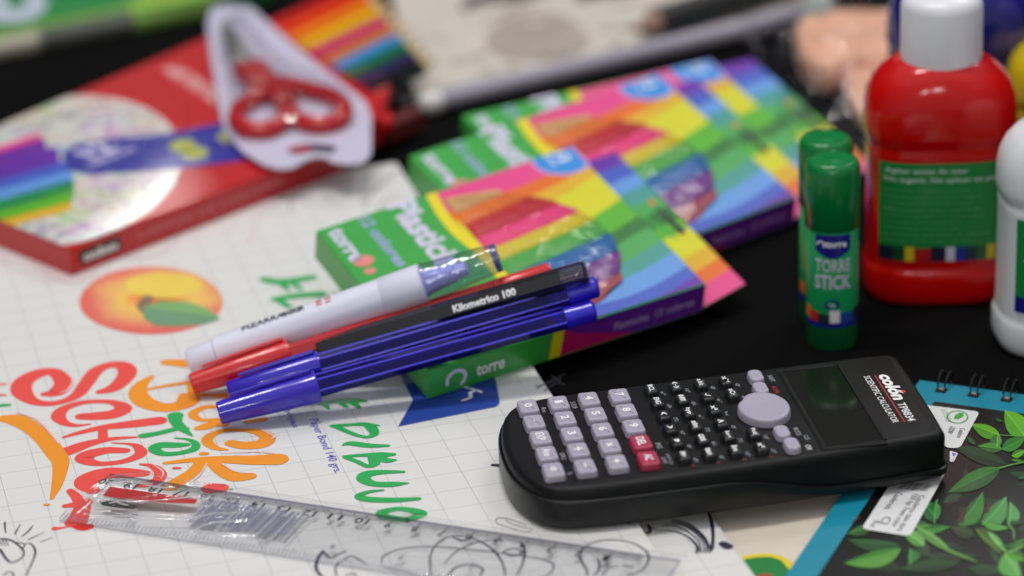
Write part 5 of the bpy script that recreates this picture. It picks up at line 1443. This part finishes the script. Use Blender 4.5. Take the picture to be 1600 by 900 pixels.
g = G(); cx_ = sum(p[0] for p in dome) / len(dome); cy_ = sum(p[1] for p in dome) / len(dome); rr_ = []
for s_, h_ in ((1, .02), (.97, .35), (.93, .65), (.86, .85), (.7, .95), (.45, .98), (.2, .99)):
    rr_.append([Vector((cx_ + (x - cx_) * s_, cy_ + (y - cy_) * s_, zc + h_ + .05 * noise.noise(Vector((x * s_ * .6, y * s_ * .6, 1))))) for x, y in dome])
g.rings(rr_, BL, cap0=False); g.build('blister', pk, angle=60)
sc = thing('scissors', 'red handled scissors sealed inside the blister pack', 'scissors', sf)
HR = M('scissor_red', (178, 12, 22), .3, coat=.4); ST = M('steel', (112, 114, 106), .4, metal=.3, var=.03)
zs_ = zc + .35
def loop(pts, r):
    w = [P(a, b, zs_) for a, b in pts]; q = catmull([tuple(p) for p in w], 6); return q
lA = loop([(440, 135), (405, 150), (376, 168), (370, 188), (385, 202), (415, 204), (440, 192), (452, 168), (440, 135)], .3)
lB = loop([(440, 130), (480, 140), (520, 152), (538, 170), (530, 188), (500, 196), (470, 190), (452, 172), (440, 130)], .3)
g = G(); g.tube(lA, .42, HR, 10); g.tube([P(402, 105, zs_), P(415, 125, zs_), P(440, 150, zs_)], [.5, .6, .5], HR, 10); g.build('handle', sc)
g = G(); g.tube(lB, .42, HR, 10); g.tube([P(378, 110, zs_ + .1), P(405, 130, zs_ + .1), P(450, 160, zs_ + .1)], [.5, .6, .5], HR, 10); g.build('handle', sc)
for pts, dz in (([(372, 112), (352, 50), (348, 34), (362, 40), (402, 104)], 0), ([(392, 112), (356, 60), (340, 36), (350, 60), (372, 118)], .12)):
    g = G(); g.prism(ccw(hz_(pts, zs_)), zs_ - .06 + dz, zs_ + .04 + dz, ST); g.build('blade', sc)
g = G(); c = P(392, 112, zs_); g.prism(ellipse(c.x, c.y, .3, .3, 16), zs_ - .1, zs_ + .3, ST, bt=.08); g.build('pivot_screw', sc)

# ================================================================ BACKGROUND: GREEN BOOK, SKETCH PAD, TUBE, DARK CASE
zg = 1.1
def pxprism(pts, z0, z1, m, top=None, b=0.0):
    g = G(); g.prism(ccw(hz_(pts, z1)), z0, z1, m, top=top, bt=b); return g
gbk = thing('boxed_set', 'green box with white letter and lime corner, cream and grey strip along its near side', 'box', frame(P(120, 60, zg), rotz(20)))
GRN = M('book_green', (30, 132, 62), .35, coat=.3, var=.06)
g = pxprism([(-60, 70), (0, 58), (206, 18), (320, -6), (420, -30), (420, -260), (-60, -260)], .05, zg, GRN); g.build('case', gbk)
g = G(); LIME = M('lime_card', (136, 184, 66), .35, coat=.3, var=.08, vscale=.3)
g.prism(ccw(hz_([(205, 20), (320, -2), (420, -22), (420, -120), (270, -120), (250, -30), (200, 8)], zg)), zg + .004, zg + .012, LIME)
g.prism(ccw(hz_([(-60, 66), (0, 54), (205, 14), (203, 10), (0, 50), (-60, 62)], zg)), zg + .006, zg + .02, M('olive_edge', (150, 156, 40), .4))
g.prism(ccw(hz_([(-40, 30), (0, 36), (40, 34), (66, 22), (74, 4), (60, -20), (0, -40), (-40, -30)], zg)), zg + .012, zg + .03, M('pale_letter', (176, 184, 200), .4))
g.prism(ccw(hz_([(10, 14), (34, 14), (44, 2), (36, -14), (10, -16)], zg)), zg + .03, zg + .034, GRN)
g.prism(ccw(hz_([(248, 0), (262, 0), (262, -40), (248, -40)], zg)), zg + .014, zg + .03, M('olive_edge', (150, 156, 40), .4)); g.build('printed_top', gbk)
g = G()
def side_quad(g, a, b, m, zt_=zg, z0=.04, bulge=.22):
    A_, B_ = P(*a, zt_), P(*b, zt_); d = (B_ - A_).normalized(); nn = d.cross(Vector((0, 0, 1))).normalized(); nn = nn if nn.y < 0 else -nn
    rr_ = []
    for k in range(7):
        t_ = k / 6; off = bulge * math.sin(math.pi * t_); rr_.append([A_ + nn * (off + .04) + Vector((0, 0, -(zt_ - z0) * t_)), B_ + nn * (off + .04) + Vector((0, 0, -(zt_ - z0) * t_))])
    g.rings(rr_, m, False, False, close=False)
side_quad(g, (-60, 70), (58, 47), M('cream_card', (206, 200, 180), .45)); side_quad(g, (58, 47), (206, 18), M('grey_strip', (112, 114, 108), .4, coat=.3, var=.4, vscale=.35)); side_quad(g, (206, 18), (330, -8), M('pale_lime', (150, 200, 100), .4, coat=.3))
g.build('near_side', gbk, angle=60)

zk = .5
skp = thing('sketch_pad', 'beige sketch pad with round grey print and teal edge, behind the grey tube', 'sketch pad', frame(P(850, 60, zk), rotz(27)))
SKB = M('sketch_beige', (192, 184, 174), .6, var=.06, vscale=.3)
g = pxprism([(650, 158), (1000, 78), (1300, 2), (1300, -260), (560, -260), (600, -60)], .02, zk, SKB); g.build('cover', skp)
g = G()
g.prism(ccw(hz_([(652, 162), (1100, 62), (1300, 14), (1300, 0), (1100, 46), (800, 114), (652, 146)], zk)), zk + .004, zk + .012, M('teal_grey_edge', (118, 156, 158), .5))
cc = [(840 + 80 * math.cos(a) + 8 * math.sin(2 * a), 58 + 40 * math.sin(a)) for a in [2 * math.pi * i / 28 for i in range(28)]]
g.prism(ccw(hz_(cc, zk)), zk + .004, zk + .014, M('grey_round_print', (158, 148, 140), .6, var=.15, vscale=.3))
for q in ([(720, 20), (760, 8), (830, 0), (860, -8), (800, -20), (730, -6)], [(900, 4), (940, -2), (1000, -12), (980, -30), (900, -20)]):
    g.prism(ccw(hz_(q, zk)), zk + .004, zk + .014, M('dark_sketch_print', (96, 84, 78), .6, var=.2, vscale=.4))
rs = random.Random(6); SG = M('sketch_grey_line', (140, 128, 120), .6)
for _ in range(26):
    x_, y_ = rs.uniform(690, 1010), rs.uniform(4, 120) 
    if y_ > 150 - (x_ - 660) * .2: continue
    q = [(x_, y_), (x_ + rs.uniform(-30, 30), y_ + rs.uniform(-10, 8)), (x_ + rs.uniform(-50, 50), y_ + rs.uniform(-14, 10))]
    g.stroke([(v.x, v.y, rs.uniform(.1, .45)) for v in [P(a_, b_, zk) for a_, b_ in q]], SG if rs.random() < .6 else M('sketch_pale_line', (206, 196, 188), .6), lambda x, y: Vector((x, y, zk + .016)))
g.build('printed_cover', skp)

tb = thing('brush_tube', 'long pale grey tube with a white rounded end, lying beside the teal edged sketch pad', 'tube', frame(P(680, 160, .5), rotz(30)))
TG = M('pale_grey_tube', (150, 146, 158), .4, coat=.2)
a = P(668, 162, .62); b = P(1250, 24, .62); L = (b - a).length
g = G(); lathe_along(g, a, b, [(.6, .48), (L, .5)], TG, 20); g.build('shaft', tb)
g = G(); lathe_along(g, a, b, [(-.45, .1), (-.38, .32), (-.15, .52), (.2, .58), (.65, .5)], M('white_end', (214, 210, 206), .4), 20); g.build('end_cap', tb)

dc = thing('black_pencil', 'thick black pencil with a sharpened wooden end, at the top beside the sketch pad', 'pencil', frame(P(1060, 30, .9), rotz(30)))
a = P(1022, 36, 1.25); b = P(1260, -36, 1.25); L = (b - a).length
g = G(); lathe_along(g, a, b, [(0, .75), (.1, .82), (L, .82)], M('matte_black_wood', (24, 24, 24), .45, coat=.2), 8); g.build('shaft', dc)
g = G(); lathe_along(g, a, b, [(-1.3, .12), (-.3, .5), (0, .72)], M('dull_wood', (150, 116, 96), .6), 12); g.build('sharpened_wood', dc)

# black solid added to stand for the shadow inside the open box end
g = G(); a = P(604, 168, .9); b = P(660, 120, .9)
lathe_along(g, a, b, [(0, .5), (.1, .75), (1.6, .8), (1.8, .5)], BLKP, 20)
tag(g.build('shade_solid', angle=40), 'black stand-in for the shaded opening between the red box corner and the grey tube', 'shade stand-in')

# ================================================================ PEACH SHAPES IN A CLEAR BAG
PEA = M('peach_foam', (222, 168, 138), .6, var=.05, vscale=.5, sub=.05)
def foam(pts, z0, z1, label):
    pl_ = ccw(hz_(pts, z1)); pl_ = [tuple(p) for p in catmull(pl_ + [pl_[0]], 4)[:-1]]
    g = G(); g.prism(pl_, z0, z1, PEA, bt=.45, bb=.3, seg=4)
    return tag(g.build('foam_shape', angle=70), label, 'foam shape', 'peach foam shapes in the clear bag')
foam([(1242, 40), (1255, 22), (1300, 12), (1395, 12), (1470, 20), (1470, 70), (1400, 84), (1330, 88), (1310, 98), (1280, 100), (1252, 78)], .5, 2.0, 'larger peach foam shape, lying flat in the clear bag left of the bottles')
foam([(1322, 118), (1345, 100), (1400, 90), (1450, 110), (1440, 165), (1400, 180), (1350, 172), (1330, 150)], .3, 1.4, 'smaller peach foam shape, tucked against the left side of the red bottle')
g = G(); BF = film('bag_film', refl=.03, rough=.06, bump=.3, bscale=.25)
n1, n2 = 90, 70
o00, o10, o01, o11 = P(1130, -10, .3), P(1480, 10, .3), P(1240, 270, .3), P(1420, 270, .3)
vs = []
for i in range(n1 + 1):
    for j in range(n2 + 1):
        s_, t_ = i / n1, j / n2
        p = (o00.lerp(o10, s_)).lerp(o01.lerp(o11, s_), t_)
        e_ = (math.sin(math.pi * s_) * math.sin(math.pi * t_)) ** .4 if 0 < s_ < 1 and 0 < t_ < 1 else 0
        rdg = abs(noise.noise(Vector((p.x * .45, p.y * .3, 4.2)))); rd2 = abs(noise.noise(Vector((p.x * 1.1, p.y * .8, 9))))
        p = p + Vector((0, 0, e_ * (1.9 + 1.3 * rdg + .6 * rd2) - .1 * 0)); vs.append(p)
g.add(vs, [(i * (n2 + 1) + j, i * (n2 + 1) + j + 1, (i + 1) * (n2 + 1) + j + 1, (i + 1) * (n2 + 1) + j) for i in range(n1) for j in range(n2)], BF)
tag(g.build('plastic_bag', angle=25), 'crumpled clear plastic bag around the peach foam shapes', 'bag')
